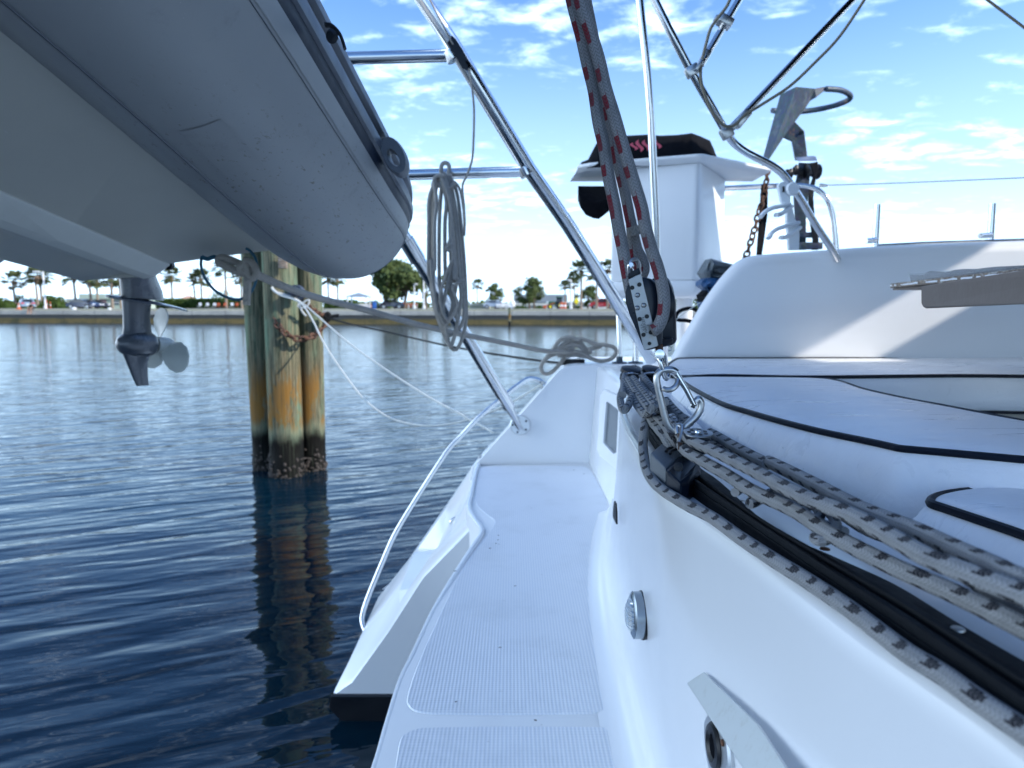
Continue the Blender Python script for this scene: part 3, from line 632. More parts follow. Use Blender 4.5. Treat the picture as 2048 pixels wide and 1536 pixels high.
# ---- cars
def paint(n, c): return m_plain('car_paint_'+n, c, .22, var=.05, coat=.6)
M['tyre'] = m_plain('tyre', (.02,.02,.02), .8); M['rim'] = m_plain('alloy', (.5,.5,.5), .3, metal=.9); M['tail'] = m_plain('tail_lens', (.55,.02,.02), .2); M['head'] = m_plain('head_lens', (.8,.82,.85), .1); M['cglass'] = m_plain('car_glass', (.02,.025,.03), .06)
def car(px, Y, ang, label, mat, L=4.6, W=1.8, H=1.45, suv=False, name='parked_car', cat='car', rearface=1):
    root = thing(name, SH(px, Y, GZ+.03), label, cat, 'cars on the shore road'); m3 = Matrix.Rotation(ang, 3, 'Z'); o = OFF[root.name]
    T = lambda v: o+m3 @ V(v)
    b0 = .32; bh = .85 if not suv else 1.0
    if suv: prof = [(-L/2, .5), (-L/2+.03, 1.0), (-L/2+.25, H-.08), (-L/2+.6, H), (.5, H), (1.15, 1.05), (L/2-.25, .92), (L/2, .7), (L/2, .35), (-L/2, .35)]
    else: prof = [(-L/2, .5), (-L/2+.03, .92), (-L/2+.55, .98), (-L/2+1.15, H-.05), (-.2, H), (.35, H-.06), (1.2, .95), (L/2-.3, .82), (L/2, .62), (L/2, .35), (-L/2, .35)]
    body = MB(); n = len(prof)
    def sect(f, wy): return [T((x, wy*(1 if z < 1.0 else .80), z)) for x, z in prof]
    body.loft([sect(0, -W/2*.96), sect(0, -W/2), sect(0, W/2), sect(0, W/2*.96)], closed=True, caps=True)
    body.build('body', mat, root, smooth=40, bevel=.05)
    gl = MB()
    wx = [(-L/2+.75 if not suv else -L/2+.45), (-.05), (.98 if not suv else 1.0)]
    for sy in (-1, 1):
        y = sy*(W/2*.86)
        gl.prism([T((wx[0]+.15, y*1.10, 1.0)), T((wx[2]-.05, y*1.10, 1.0)), T((.38, y*.96, H-.12)), T((wx[0]+.45, y*.96, H-.12))], m3 @ V((0, sy*.02, 0)))
    gl.prism([T((-L/2+.62 if not suv else -L/2-.01, -W*.36, 1.02)), T((-L/2+.62 if not suv else -L/2-.01, W*.36, 1.02)), T((-L/2+1.08 if not suv else -L/2+.18, W*.30, H-.1)), T((-L/2+1.08 if not suv else -L/2+.18, -W*.30, H-.1))], m3 @ V((-.03, 0, .02)))
    gl.prism([T((1.15, -W*.36, 1.0)), T((1.15, W*.36, 1.0)), T((.45, W*.30, H-.1)), T((.45, -W*.30, H-.1))], m3 @ V((.04, 0, .03)))
    gl.build('window', M['cglass'], root, smooth=0)
    for sx in (-1, 1):
        for sy in (-1, 1):
            c = T((sx*L*.31, sy*(W/2-.08), .33)); ax = m3 @ V((0, sy, 0)); t = MB(); t.lathe([(.2, -.11), (.33, -.1), (.34, 0), (.33, .1), (.2, .11)], c, ax, 18)
            wo = t.build('wheel', M['tyre'], root); t = MB(); t.lathe([(.2, .08), (.19, .125), (.05, .13)], c, ax, 14); t.build('rim', M['rim'], wo)
    for sy in (-1, 1):
        t = MB(); t.box(T((-L/2-.01, sy*W*.36, .84)), (.08, .42, .17), m3); t.build('taillight', M['tail'], root, bevel=.02)
        t = MB(); t.box(T((L/2-.03, sy*W*.36, .68)), (.10, .38, .15), m3); t.build('headlight', M['head'], root, bevel=.02)
    for sx in (-1, 1):
        t = MB(); t.box(T((sx*(L/2+.01), 0, .45)), (.12, W*.9, .16), m3); t.build('bumper', mat, root, bevel=.03)
    t = MB(); t.box(T((-L/2-.03, 0, .68)), (.03, .4, .14), m3); t.build('number_plate', M['paintwhite'], root)
    return root
car(54, 103, R(90+38), 'silver blue sedan seen from behind with red tail lights, at the far left', paint('silver', (.22,.30,.38)), L=4.7)
car(168, 103, R(-12), 'dark blue sedan behind two palm trunks under the dinghy hull', paint('navy', (.012,.02,.06)), L=4.5)
car(783, 100, R(180+8), 'dark low sedan driving in front of the large shade tree', paint('dark', (.03,.035,.06)), L=3.4, H=1.35)
car(1205, 96, R(180), 'red estate car behind the palm trunks beside the davit leg', paint('red', (.30,.015,.02)), L=3.6, H=1.45, suv=True)
car(985, 108, R(180), 'pale blue car partly hidden by the white box trailer', paint('pale', (.35,.42,.5)), L=2.6, H=1.3, suv=True)
car(188, 112, R(-8), 'dark parked car behind the palm trunk, right of the dark blue sedan', paint('black', (.02,.02,.03)), L=4.3)
# box trailer
a = SH(1000, 100); root = thing('box_trailer', a, 'white box trailer parked on the bank left of the lamp post', 'trailer'); Ht = P(1000, 608, 100).z-GZ
m = MB(); m.box(a+V((0, 0, .25+Ht/2-.12)), (1.1, 2.6, Ht-.25)); m.build('body', M['paintwhite'], root, bevel=.05); m = MB(); m.box(a+V((0, -1.32, .25+Ht/2-.12)), (.9, .04, Ht-.5)); m.build('door', M['bwhite'], root)
for s_ in (-1, 1): m = MB(); m.lathe([(.1, -.08), (.3, -.07), (.3, .07), (.1, .08)], a+V((s_*.6, 0, .3)), (1, 0, 0), 14); m.build('wheel', M['tyre'], root)
a = SH(1017, 100); root = thing('box_trailer', a, 'wide cream trailer with a round white nose right of the box trailer', 'trailer')
m = MB(); m.box(a+V((-.3, 0, .25+Ht/2-.12)), (1.2, 2.2, Ht-.3)); m.build('body', M['bwhite'], root, bevel=.05); m = MB(); m.blob(a+V((.5, -.3, .75)), (.45, .5, .6)); m.build('nose', M['paintwhite'], root)
for s_ in (-1, 1): m = MB(); m.lathe([(.1, -.08), (.3, -.07), (.3, .07), (.1, .08)], a+V((s_*.6-.2, 0, .3)), (1, 0, 0), 14); m.build('wheel', M['tyre'], root)
# tractor
a = SH(1113, 100); root = thing('tractor', a, 'green tractor with an orange loader in front of the white building', 'tractor'); M['tgreen'] = m_plain('tractor_green', (.015,.10,.04), .4)
m = MB(); m.box(a+V((-.55, 0, .85)), (1.2, .7, .5)); m.build('bonnet', M['tgreen'], root, bevel=.06)
m = MB(); m.box(a+V((.35, 0, 1.15)), (.8, .9, 1.0)); m.build('cab', M['cglass'], root, bevel=.04); m = MB(); m.box(a+V((.35, 0, 1.7)), (1.0, 1.1, .12)); m.build('roof', M['tgreen'], root, bevel=.03)
for (x, r_) in ((.55, .55), (-.9, .36)):
    for s_ in (-1, 1): m = MB(); m.lathe([(r_*.5, -.14), (r_, -.12), (r_, .12), (r_*.5, .14)], a+V((x, s_*.6, r_)), (0, 1, 0), 18); o_ = m.build('wheel', M['tyre'], root); m = MB(); m.lathe([(r_*.5, -.15), (r_*.5, .15)], a+V((x, s_*.6, r_)), (0, 1, 0), 14); m.build('rim', M['yellow'], o_)
m = MB(); m.beam(a+V((-.3, -.4, .9)), a+V((-1.5, -.4, .5)), .12, .12); m.beam(a+V((-.3, .4, .9)), a+V((-1.5, .4, .5)), .12, .12); m.build('loader_arm', M['orange'], root)
m = MB(); m.box(a+V((-1.65, 0, .35)), (.4, 1.5, .45)); m.build('bucket', M['orange'], root, bevel=.05)
for px in (1123, 1129):
    a = SH(px, 92); root = thing('safety_barrel', a, 'orange safety barrel right of the tractor, '+('left' if px == 1123 else 'right')+' one of two', 'barrel', 'safety barrels by the tractor'); m = MB(); m.lathe([(.27, 0), (.27, .1), (.23, .5), (.19, .95)], a, (0, 0, 1), 12); o_ = m.build('body', M['orange'], root)
    m = MB(); m.lathe([(.252, .4), (.232, .6)], a, (0, 0, 1), 12); m.build('reflective_band', M['paintwhite'], root)

# ---- person sitting on the seawall
M['skin'] = m_plain('skin', (.42,.23,.15), .6, var=.1); M['shirt'] = m_plain('black_shirt', (.012,.012,.014), .8); M['shorts'] = m_plain('grey_shorts', (.10,.09,.085), .8); M['hair'] = m_plain('dark_hair', (.02,.015,.012), .8)
def person():
    Y = 82.6; a = SH(54, Y, 1.45); a = V((a.x, W0.y-.147*a.x-.05, 1.45)); root = thing('person', a, 'person in a black shirt sitting on the seawall with legs hanging, before the silver sedan', 'person')
    bm = bmesh.new(); J = {}; rad = {}
    def vtx(n, co, r): J[n] = bm.verts.new(V(co)); rad[n] = r
    vtx('pel', (0, .12, .14), .15); vtx('bel', (0, .10, .34), .135); vtx('che', (0, .02, .54), .155); vtx('nk', (0, -.03, .70), .062); vtx('hd', (0, -.07, .80), .095); vtx('top', (0, -.07, .93), .075)
    for s_, q in ((-1, 'l'), (1, 'r')):
        vtx(q+'sh', (s_*.20, .0, .60), .07); vtx(q+'el', (s_*.27, -.14, .36), .05); vtx(q+'wr', (s_*.12, -.36, .27), .035); vtx(q+'ha', (s_*.05, -.43, .26), .04)
        vtx(q+'hp', (s_*.11, .06, .12), .10); vtx(q+'kn', (s_*.17, -.36, .13), .07); vtx(q+'an', (s_*.18, -.38, -.33), .045); vtx(q+'to', (s_*.19, -.56, -.38), .04)
        for a_, b_ in (('che', q+'sh'), (q+'sh', q+'el'), (q+'el', q+'wr'), (q+'wr', q+'ha'), ('pel', q+'hp'), (q+'hp', q+'kn'), (q+'kn', q+'an'), (q+'an', q+'to')): bm.edges.new((J[a_], J[b_]))
    for a_, b_ in (('pel', 'bel'), ('bel', 'che'), ('che', 'nk'), ('nk', 'hd'), ('hd', 'top')): bm.edges.new((J[a_], J[b_]))
    me = bpy.data.meshes.new('body'); order = list(J); bm.verts.index_update(); bm.to_mesh(me); bm.free()
    o = bpy.data.objects.new('body', me); SC.collection.objects.link(o); o.parent = root; OFF[o.name] = OFF[root.name]
    sk = o.modifiers.new('skin', 'SKIN'); sv = me.skin_vertices[0].data
    for i, n in enumerate(order): sv[i].radius = (rad[n], rad[n]); sv[i].use_root = (n == 'pel')
    o.modifiers.new('sub', 'SUBSURF').levels = 2; o.modifiers['sub'].render_levels = 2; me.materials.append(M['skin'])
    m = MB(); m.loft([[a+V((math.cos(t)*rx, y+math.sin(t)*ry, z)) for t in [k*math.pi/8 for k in range(16)]] for (rx, ry, y, z) in ((.19, .17, .13, .12), (.175, .16, .1, .34), (.22, .165, .02, .54), (.20, .13, -.01, .64), (.08, .08, -.03, .70))]); m.build('shirt', M['shirt'], root)
    m = MB()
    for s_ in (-1, 1): m.tube([a+V((s_*.20, 0, .61)), a+V((s_*.25, -.09, .44))], .078, 10)
    m.build('sleeve', M['shirt'], root); m = MB()
    for s_ in (-1, 1): m.tube([a+V((s_*.10, .12, .12)), a+V((s_*.14, -.1, .13)), a+V((s_*.17, -.33, .14))], lambda t: .125-.03*t, 10)
    m.build('shorts', M['shorts'], root); m = MB(); m.blob(a+V((0, -.05, .88)), (.105, .115, .10)); m.build('hair', M['hair'], root)
person()

# ------------------------------------------------------------------ pilings
def piling(px, py, Ywl, r, label, ztop, lean):
    d = P(px, py, Ywl); a = V((d.x, Ywl, 0)); root = thing('piling', V((a.x, a.y, 0)), label, 'piling', 'green stained pilings of the cluster')
    rings = []; seg = 36; n = 40
    for i in range(n+1):
        z = -1.2+(ztop+1.2)*i/n; c = a+V((lean*z, 0, z)); ring = []
        for j in range(seg):
            t = 2*math.pi*j/seg; q = r*(1.0-.012*z)*(1+.022*mnoise.noise(V((math.cos(t)*1.5+px, math.sin(t)*1.5, z*.6)))+.008*mnoise.noise(V((math.cos(t)*9, math.sin(t)*9+px, z*1.5)))); ring.append(c+V((math.cos(t)*q, math.sin(t)*q, 0)))
        rings.append(ring)
    m = MB(); m.loft(rings); m.build('shaft', M['pile'], root, smooth=60)
    rnd = random.Random(int(px)); m = MB()
    for k in range(95):
        t = rnd.uniform(math.pi*.95, math.pi*2.05); z = rnd.betavariate(1.6, 2.6)*.36-.06; s_ = rnd.uniform(.008, .024)
        p = a+V((lean*z+math.cos(t)*r*1.0, math.sin(t)*r*1.0, z)); m.blob(p, (s_, s_, s_*rnd.uniform(.6, 1.3)), 6, 4, jit=.5)
    tag(m.build('barnacles', M['barn'], root, smooth=0), kind='stuff')
    return a
pm = piling(575, 945, 7.9, .188, 'middle piling of the cluster, nearest, with a rusty chain looped round it', 3.1, -.004)
pl = piling(533, 935, 8.22, .145, 'left piling of the cluster, darkest green', 3.1, -.022)
pr = piling(627, 935, 8.20, .145, 'right piling of the cluster, palest green on its sunny side', 3.1, .008)
# rusty chain round the cluster
def chain(pts, L, wr, name, label, mat='rust', spacing=.72):
    path = catmull(pts, 14); cum = [0]
    for i in range(1, len(path)): cum.append(cum[-1]+(path[i]-path[i-1]).length)
    m = MB(); n = int(cum[-1]/(L*spacing)); j = 0
    for k in range(n+1):
        s_ = cum[-1]*k/max(1, n)
        while j < len(cum)-2 and cum[j+1] < s_: j += 1
        t = (path[j+1]-path[j]).normalized(); c = path[j].lerp(path[j+1], (s_-cum[j])/max(1e-6, cum[j+1]-cum[j]))
        u = t.orthogonal().normalized(); v = t.cross(u)
        if k % 2: u, v = v, u
        an = .35*math.sin(k*1.7); u2 = u*math.cos(an)+v*math.sin(an)
        ring = [c+t*math.cos(q)*L*.5*(1.0)+u2*math.sin(q)*L*.30*1.15 for q in [i*math.pi/6 for i in range(12)]]
        m.tube(ring, wr, 6, closed=True)
    return tag(m.build(name, M[mat]), label, 'chain')
A = lambda px, py, Y: P(px, py, Y)
chain([A(541, 618, 7.85), A(549, 640, 7.74), A(562, 658, 7.70), A(580, 672, 7.69), A(600, 678, 7.69), A(622, 674, 7.74), A(640, 662, 7.95), A(652, 645, 8.05), A(656, 636, 8.06)], .085, .014, 'piling_chain', 'rusty chain sagging round the middle piling')
chain([A(617, 613, 7.72), A(627, 620, 7.78), A(640, 628, 7.95), A(654, 633, 8.05)], .07, .012, 'short_chain', 'short rusty chain from the middle piling to the black line')
m = MB(); m.lathe([(.05, 0), (.05, .05), (.03, .09)], A(591, 585, 7.66), (-.1, -1, .1), 12); m.lathe([(.09, -.05), (.08, .02)], A(591, 585, 7.69), (-.1, -1, .1), 14)
tag(m.build('bolt', M['galv']), 'large bolt head on the middle piling above the white lines', 'bolt')
m = MB(); m.box(A(566, 524, 7.66), (.09, .06, .14)); tag(m.build('wood_block', M['wood'], bevel=.01), 'small wooden block nailed high on the middle piling', 'block')
# ------------------------------------------------------------------ catamaran
ZP = .98; ZT = 1.66; ZD = 1.56
boat = thing('catamaran', (0.8, 3, 0.0), 'white catamaran stern with step platform, raised coaming and steel davit legs', 'sailboat')
# far hull: raked transom and inner side (three columns near, shelf columns further)
N0 = P(952, 1045, 3.1); N1 = P(667, 1413, 3.1)
pr_s = [(N0.x+.02, ZP-.03), (-.40, .68), (-.785+.22, .42), (-.785+.05, .18), (N1.x, .115)]
pr_f = [(-.19, ZP), (-.41, .56), (-.45, .455), (-.585, .435), (N1.x, .115)]
pr_o = [(-.20, ZP), (-.40, .68), (-.575, .425), (-.742, .18), (N1.x, .115)]
def hullcol(pr, Y): return [V((x, Y, z)) for x, z in pr]
m = MB()
cols = [hullcol(pr_s, 3.1), hullcol([(x-.0, z+.012) for x, z in pr_s], 3.13), hullcol(pr_s, 3.42), hullcol(pr_f, 3.55), hullcol(pr_f, 4.12), hullcol(pr_o, 4.22), hullcol([(x+.05*(z < .5), z) for x, z in pr_o], 4.34)]
n = len(pr_s); vs = [p for c in cols for p in c]
m.add(vs, [(i*n+j, (i+1)*n+j, (i+1)*n+j+1, i*n+j+1) for i in range(len(cols)-1) for j in range(n-1)])
side = hullcol(pr_s, 3.1)
m.add(side+[V((2.5, 3.1, .115)), V((2.5, 3.1, ZP-.03))], [tuple(range(n))[::-1]+(n+1, n) if False else tuple(range(n))+(n, n+1)])
m.add(hullcol(pr_o, 4.34)+[V((2.5, 4.5, .115)), V((2.5, 4.5, ZP))], [tuple(range(n))+(n, n+1)])
hull = m.build('hull', M['gel'], boat, smooth=20)
m = MB(); kz = [(N1.x-.012, .125), (N1.x-.02, .06), (-.70, -.10), (-.45, -.5)]
m.loft([[V((x+dx, Y, z)) for x, z in kz]+[V((2.5, Y, -.5)), V((2.5, Y, .125))] for Y, dx in ((3.085, 0), (3.13, .03), (4.36, .12))]); m.build('bottom_paint', M['antifoul'], hull, smooth=0, bevel=.006)
m = MB(); m.tube([P(905, 1050, 3.85), P(901, 1043, 3.82), P(908, 1037, 3.83), P(915, 1035, 3.86)], .008, 8, sm=4); m.build('tow_eye', M['steel'], hull)
# outboard wall of the scoop (faces the camera) with the deck on it
wall = [P(948, 932, 4.12), P(1020, 851, 4.13), P(1090, 772, 4.14), P(1118, 741, 4.145), P(1131, 732, 4.15), P(1150, 730, 4.15)]
zt = P(1150, 730, 4.15).z
poly = wall+[V((2.4, 4.15, zt)), V((2.4, 4.12, ZP-.3)), V((-.28, 4.12, ZP-.3)), V((-.24, 4.12, ZP-.02))]
m = MB(); m.loft([poly, [p+V((.09, .75, -.004)) for p in poly]]); m.build('side_deck', M['gel'], boat, smooth=30, bevel=.022, bseg=3)
# fillet along the base of that wall
# platform
def platpts(L, z): return [PZ(x, y, z) for x, y in L]
left = [(640, 1760), (700, 1630), (742, 1536), (772, 1434), (796, 1360), (818, 1318), (863, 1222), (907, 1148), (952, 1085), (966, 1070), (968, 1060), (952, 1043), (938, 1026), (932, 1012), (936, 990), (948, 932)]
L3 = [q for q in platpts(left, ZP)]
right = [V((.62, 4.16, ZP)), V((.62, 2.9, ZP)), V((.5, 1.6, ZP)), V((.5, -.6, ZP))]
rim = MB(); outer = [p+V((0, 0, 0)) for p in L3]+right+[V((L3[0].x, -.6, ZP))]
rim.prism([V((p.x, p.y, ZP-.42)) for p in outer], (0, 0, .42)); plat = rim.build('stern_platform', M['gel2'], boat, smooth=30, bevel=.012, bseg=3)
# raised bright lip along the recess
lip = catmull([PZ(x, y, ZP-.006+.010*max(0, min(1, (1222-y)/160))) for x, y in [(705, 1640), (750, 1536), (778, 1440), (803, 1360), (826, 1312), (869, 1220), (912, 1147), (947, 1092), (964, 1064), (954, 1044), (942, 1026), (938, 1010), (943, 985), (951, 945), (957, 930)]], 5)
m = MB(); m.tube(lip, lambda t: .008+.005*t, 10, flat=.7); m.build('lip', M['gel'], plat)
def slab(name, px, z, th, mat, parent, bev=.004, sm=4):
    pts = catmull([PZ(x, y, z) for x, y in px], sm, True) if sm else [PZ(x, y, z) for x, y in px]
    m = MB(); m.prism([V((p.x, p.y, z-th)) for p in pts], (0, 0, th)); return m.build(name, mat, parent, smooth=30, bevel=bev, bseg=1, bang=50)
slab('nonskid_panel', [(824, 1360), (840, 1318), (859, 1274), (909, 1167), (935, 1120), (962, 1085), (990, 1045), (975, 1030), (954, 1010), (950, 985), (957, 945), (968, 934), (1050, 932), (1150, 932), (1177, 937), (1196, 965), (1214, 1005), (1208, 1040), (1194, 1085), (1186, 1145), (1187, 1224), (1202, 1302), (1211, 1365), (1217, 1400), (1213, 1414), (1200, 1423), (1170, 1426), (1000, 1428), (880, 1427), (850, 1425), (828, 1420), (817, 1410), (814, 1396)], ZP+.003, .01, M['nonskid'], plat, .002, 3)
slab('nonskid_panel', [(790, 1536), (770, 1640), (760, 1800), (1290, 1800), (1275, 1640), (1254, 1536), (1243, 1490), (1232, 1470), (1212, 1457), (1185, 1453), (1000, 1452), (870, 1454), (838, 1456), (815, 1464), (800, 1480)], ZP+.003, .01, M['nonskid'], plat, .002, 3)
# near cockpit wall
base = [(.250, -.5), (.255, .6), (.262, 1.1), (.266, 1.415), (.278, 1.75), (.300, 2.15), (.338, 2.49), (.392, 2.83), (.455, 3.15), (.475, 3.5), (.47, 4.16)]
topx = [PZ(x, y, ZT) for x, y in ((2300, 1690), (2048, 1492), (1871, 1368), (1664, 1227), (1449, 1061), (1329, 983), (1285, 918), (1260, 881), (1243, 826), (1240, 790), (1246, 760), (1258, 748))]
topc = catmull(topx, 4)
def atY(path, y):
    for a_, b_ in zip(path, path[1:]):
        ya, yb = (a_[1], b_[1])
        if ya <= y <= yb: return a_[0]+(b_[0]-a_[0])*(y-ya)/max(1e-6, yb-ya)
    return path[-1][0] if y > path[-1][1] else path[0][0]
bsm = catmull([V((x, y, 0)) for x, y in base], 5)
ys = [-.5, -.3, -.1, .05, .15, .25, .32, .4, .5, .6, .7, .8, .9, 1.0, 1.15, 1.3, 1.45, 1.6, 1.75, 1.85, 1.95, 2.05, 2.15, 2.25, 2.35, 2.45, 2.52, 2.6, 2.7, 2.8, 2.95, 3.1]
rows = []
for y in ys:
    bx = atY(bsm, y); tx = atY(topc, y) if y < topc[-1].y else topc[-1].x+(y-topc[-1].y)*.9
    tx = min(tx, bx+.30)
    row = []
    for f in (0, .15, .4, .7, 1): row.append(V((bx-.075*(1-f)**2, y, ZP+.002+.06*f**2)))
    for f in (.12, .3, .5, .7, .85, .95, .985): row.append(V((bx+(tx-bx)*(f**.7), y, ZP+.06+(ZT-.018-ZP-.06)*f)))
    row += [V((tx+.001, y, ZT-.010)), V((tx+.006, y, ZT-.003)), V((tx+.014, y, ZT)), V((tx+.05, y, ZT+.001)), V((tx+.15, y, ZT+.001)), V((tx+.158, y, ZT-.006)), V((tx+.16, y, ZT-.12))]
    rows.append(row)
m = MB(); m.loft(rows, closed=False, caps=False); cw = m.build('cockpit_wall', M['gel'], boat, smooth=60)
# recessed wall with the portlight (from the platform to the deck)
m = MB(); m.prism([V((.452, 2.95, ZP-.05)), V((.452, 4.17, ZP-.05)), V((.50, 4.17, zt-.004)), V((.50, 2.95, zt-.004))], (.8, 0, 0)); rw = m.build('inner_wall', M['gel'], boat, smooth=30, bevel=.03, bseg=3)
# side deck between coaming and wall
m = MB(); m.prism([V((.56, 2.46, ZD-.06)), V((2.6, 2.46, ZD-.06)), V((2.6, 4.14, ZD-.06)), V((.52, 4.14, ZD-.06)), V((.52, 2.9, ZD-.06))], (0, 0, .055)); m.build('deck', M['gel'], boat, smooth=0, bevel=.01)
# portlight on the inner wall
def on_x(px, py, x): return PX(px, py, x)
def plx(px, py):
    x = .47
    for _ in range(8): q = on_x(px, py, x); x = .448+.048*(q.z-.93)/(zt-.93)
    return on_x(px, py, x)
fo = [plx(*q) for q in ((1205, 790), (1212, 779), (1240, 792), (1246, 806), (1246, 925), (1240, 941), (1204, 912), (1198, 898))]
fi = [plx(*q) for q in ((1217, 806), (1219, 803), (1240, 818), (1242, 822), (1238, 905), (1232, 908), (1213, 888), (1211, 884))]
m = MB(); o_ = V((-.012, 0, 0)); m.loft([fo, [p+o_ for p in fo], [p+o_ for p in fi], [p+V((.004, 0, 0)) for p in fi]], caps=False); pf = m.build('portlight_frame', M['gel2'], boat, smooth=30)
m = MB(); m.prism([p+V((-.002, 0, 0)) for p in fi], (.004, 0, 0)); m.build('glass', M['glass'], pf, smooth=0)
# coaming backrest
YC = 2.73
cp = [P(1346, 719, YC), P(1381, 656, YC), P(1412, 603, YC), P(1444, 559, YC), P(1468, 532, YC), P(1482, 521, YC), P(1500, 513, YC), P(1530, 508, YC), P(1652, 499, YC), P(1767, 491, YC), P(2048, 480, YC), P(2500, 470, YC)]
cp = catmull(cp, 3); n = len(cp)
pb = [V((p.x, YC, ZD-.1)) for p in cp]
c0 = V((1.6, YC, ZD)); 
def inset(p, k): 
    d = V((c0.x-p.x, 0, min(0, c0.z-p.z))); return p
m = MB()
ed = []
for i, p in enumerate(cp):
    a_ = cp[max(0, i-1)]; b_ = cp[min(n-1, i+1)]; t = (b_-a_).normalized(); nn = V((-t.z, 0, t.x))
    if nn.z < 0 and abs(nn.z) > abs(nn.x): nn = -nn
    if nn.x > 0 and abs(nn.x) > abs(nn.z): nn = -nn
    r = .045; arc = [p - nn*r + nn*(r*math.sin(q)) + V((0, r-r*math.cos(q), 0)) for q in (0, .4, .8, 1.2, math.pi/2)]
    low = V((max(p.x, .62), YC, ZT-.12)) if p.x < .9 else V((p.x, YC, ZT-.12))
    ed.append([low] + [ (p-nn*r)] + arc[1:] + [V((arc[-1].x*1.24+.02, arc[-1].y+.55, arc[-1].z-.01)), V((arc[-1].x*1.28+.02, arc[-1].y+.6, arc[-1].z-.5))])
m.loft(ed, closed=False, caps=False); coam = m.build('cockpit_coaming', M['gel2'], boat, smooth=60)
# seat bases
m = MB(); m.prism([V((.41, .35, ZT-.115)), V((.41, 2.72, ZT-.115)), V((3.6, 2.72, ZT-.115)), V((3.6, 2.15, ZT-.115)), V((1.0, 2.1, ZT-.115)), V((1.0, .95, ZT-.115)), V((1.0, .2, ZT-.115)), V((.47, .1, ZT-.115))], (0, 0, .035)); 
m.build('seat_base', M['beige'], boat, smooth=0, bevel=.006)
m = MB(); m.prism([V((.95, 2.0, .9)), V((3.6, 2.0, .9)), V((3.6, 2.7, .9)), V((.95, 2.7, .9))], (0, 0, .64)); m.build('seat_locker', M['gel2'], boat, smooth=0, bevel=.01)
m = MB(); m.box((2.2, 1.0, .93), (3.2, 3.2, .04)); m.build('cockpit_floor', M['gel2'], boat, smooth=0)

# helm locker pod behind the coaming
YH = 3.7
pod = MB(); pc = [P(1222, 376, YH+.12), P(1392, 326, YH), P(1400, 326, YH+.01), P(1441, 340, YH+.30)]
def colring(z, g=0): 
    q = [V((.535-g, 3.885-g, z)), V((.915+g*.2, 3.695-g, z)), V((.94+g*.4, 3.686-g, z)), V((.962+g, 3.70-g*.5, z)), V((.975+g, 3.725, z)), V((1.216+g, 4.15, z)), V((1.216+g, 4.5, z)), V((.67-g, 4.5, z))]
    return q
zt_, zb_ = 2.627, P(1340, 562, 3.75).z
pod.loft([colring(zt_), colring(zb_)]); pd = pod.build('locker_pod', M['gel2'], boat, smooth=50, bevel=.012)
m = MB(); m.loft([colring(zb_+.0, .012), colring(zb_-.05, .012), [V((p.x*.9+.08, p.y+.02, zb_-.085)) for p in colring(0, 0)]]); m.build('pod_base', M['gel2'], pd, smooth=50, bevel=.01)
m = MB(); m.cyl((.85, 4.1, ZD), (.85, 4.1, zb_), .05, 16); m.cyl((1.05, 4.35, ZD), (1.05, 4.35, zb_), .05, 16); m.build('pod_support', M['gel2'], pd)
shp = [(1134, 371, 3.9), (1152, 339, 3.75), (1175, 333, 3.7), (1381, 319, 3.42), (1396, 319, 3.42), (1532, 345, 3.75), (1529, 357, 3.85), (1503, 369, 4.2)]
top = [P(1134, 371, 3.92), P(1152, 341, 3.74), P(1176, 333, 3.66), P(1383, 318, 3.45), P(1397, 318, 3.45), P(1531, 344, 3.80)]
zs = 2.657
sh_t = [V((.353, 3.92, zs)), V((.413, 3.86, zs)), V((.92, 3.64, zs)), V((.956, 3.64, zs)), V((1.428, 4.0, zs)), V((1.434, 4.25, zs)), V((.36, 4.25, zs))]
sh_m = [V((p.x, p.y, p.z-.016)) for p in sh_t]
sh_b = [V((.345, 4.0, zs-.034)), V((.42, 3.90, zs-.034)), V((.92, 3.675, zs-.034)), V((.955, 3.675, zs-.034)), V((1.39, 4.02, zs-.034)), V((1.40, 4.24, zs-.034)), V((.335, 4.24, zs-.034))]
m = MB(); m.loft([sh_t, sh_m, sh_b]); m.build('pod_shelf', M['gel2'], pd, smooth=20, bevel=.006)

# ---- lights and fittings on the near wall
def wallpt(px, py):
    best = None
    for i in range(220):
        y = .3+i*.012; p = P(px, py, y); bx = atY(bsm, y); tx = atY(topc, y); f = max(0, min(1, (p.z-ZP-.06)/(ZT-ZP-.08))); wx = bx+(tx-bx)*(f**.7)
        d = abs(p.x-wx)
        if best is None or d < best[0]: best = (d, V((wx, y, p.z)))
    return best[1]
c = wallpt(1287, 1230); ax = V((-1, -.02, .02))
m = MB(); m.lathe([(.040, -.005), (.0415, .003), (.041, .004)], c, ax, 40); fl = m.build('courtesy_light', M['black'], boat)
m = MB(); m.lathe([(.0395, .002), (.0395, .018), (.036, .020), (.030, .022), (.026, .022)], c, ax, 40); m.build('bezel', M['lightrim'], fl, smooth=25)
lens = NT('ribbed_lens', (.55,.6,.63), .08, metal=.6); lz = lens.math('SINE', lens.math('MULTIPLY', lens.sep(lens.pos())[2], 900)); lens.set(normal=lens.bump(lz, .8, .002))
m = MB(); m.lathe([(.030, .018), (.027, .025), (.018, .029), (0, .030)], c, ax, 32); m.build('lens', lens.m, fl)
c = wallpt(1240, 1028)+V((-.010, 0, 0))
m = MB(); m.loft([[c+V((-x*.02, y, z)) for (y, z) in ((-.030, -.017), (.030, -.017), (.024, .012), (.010, .030), (-.010, .030), (-.024, .012))] for x in (0, .2)]); cl = m.build('courtesy_light', M['black'], boat)
cl.name = 'clam_light'
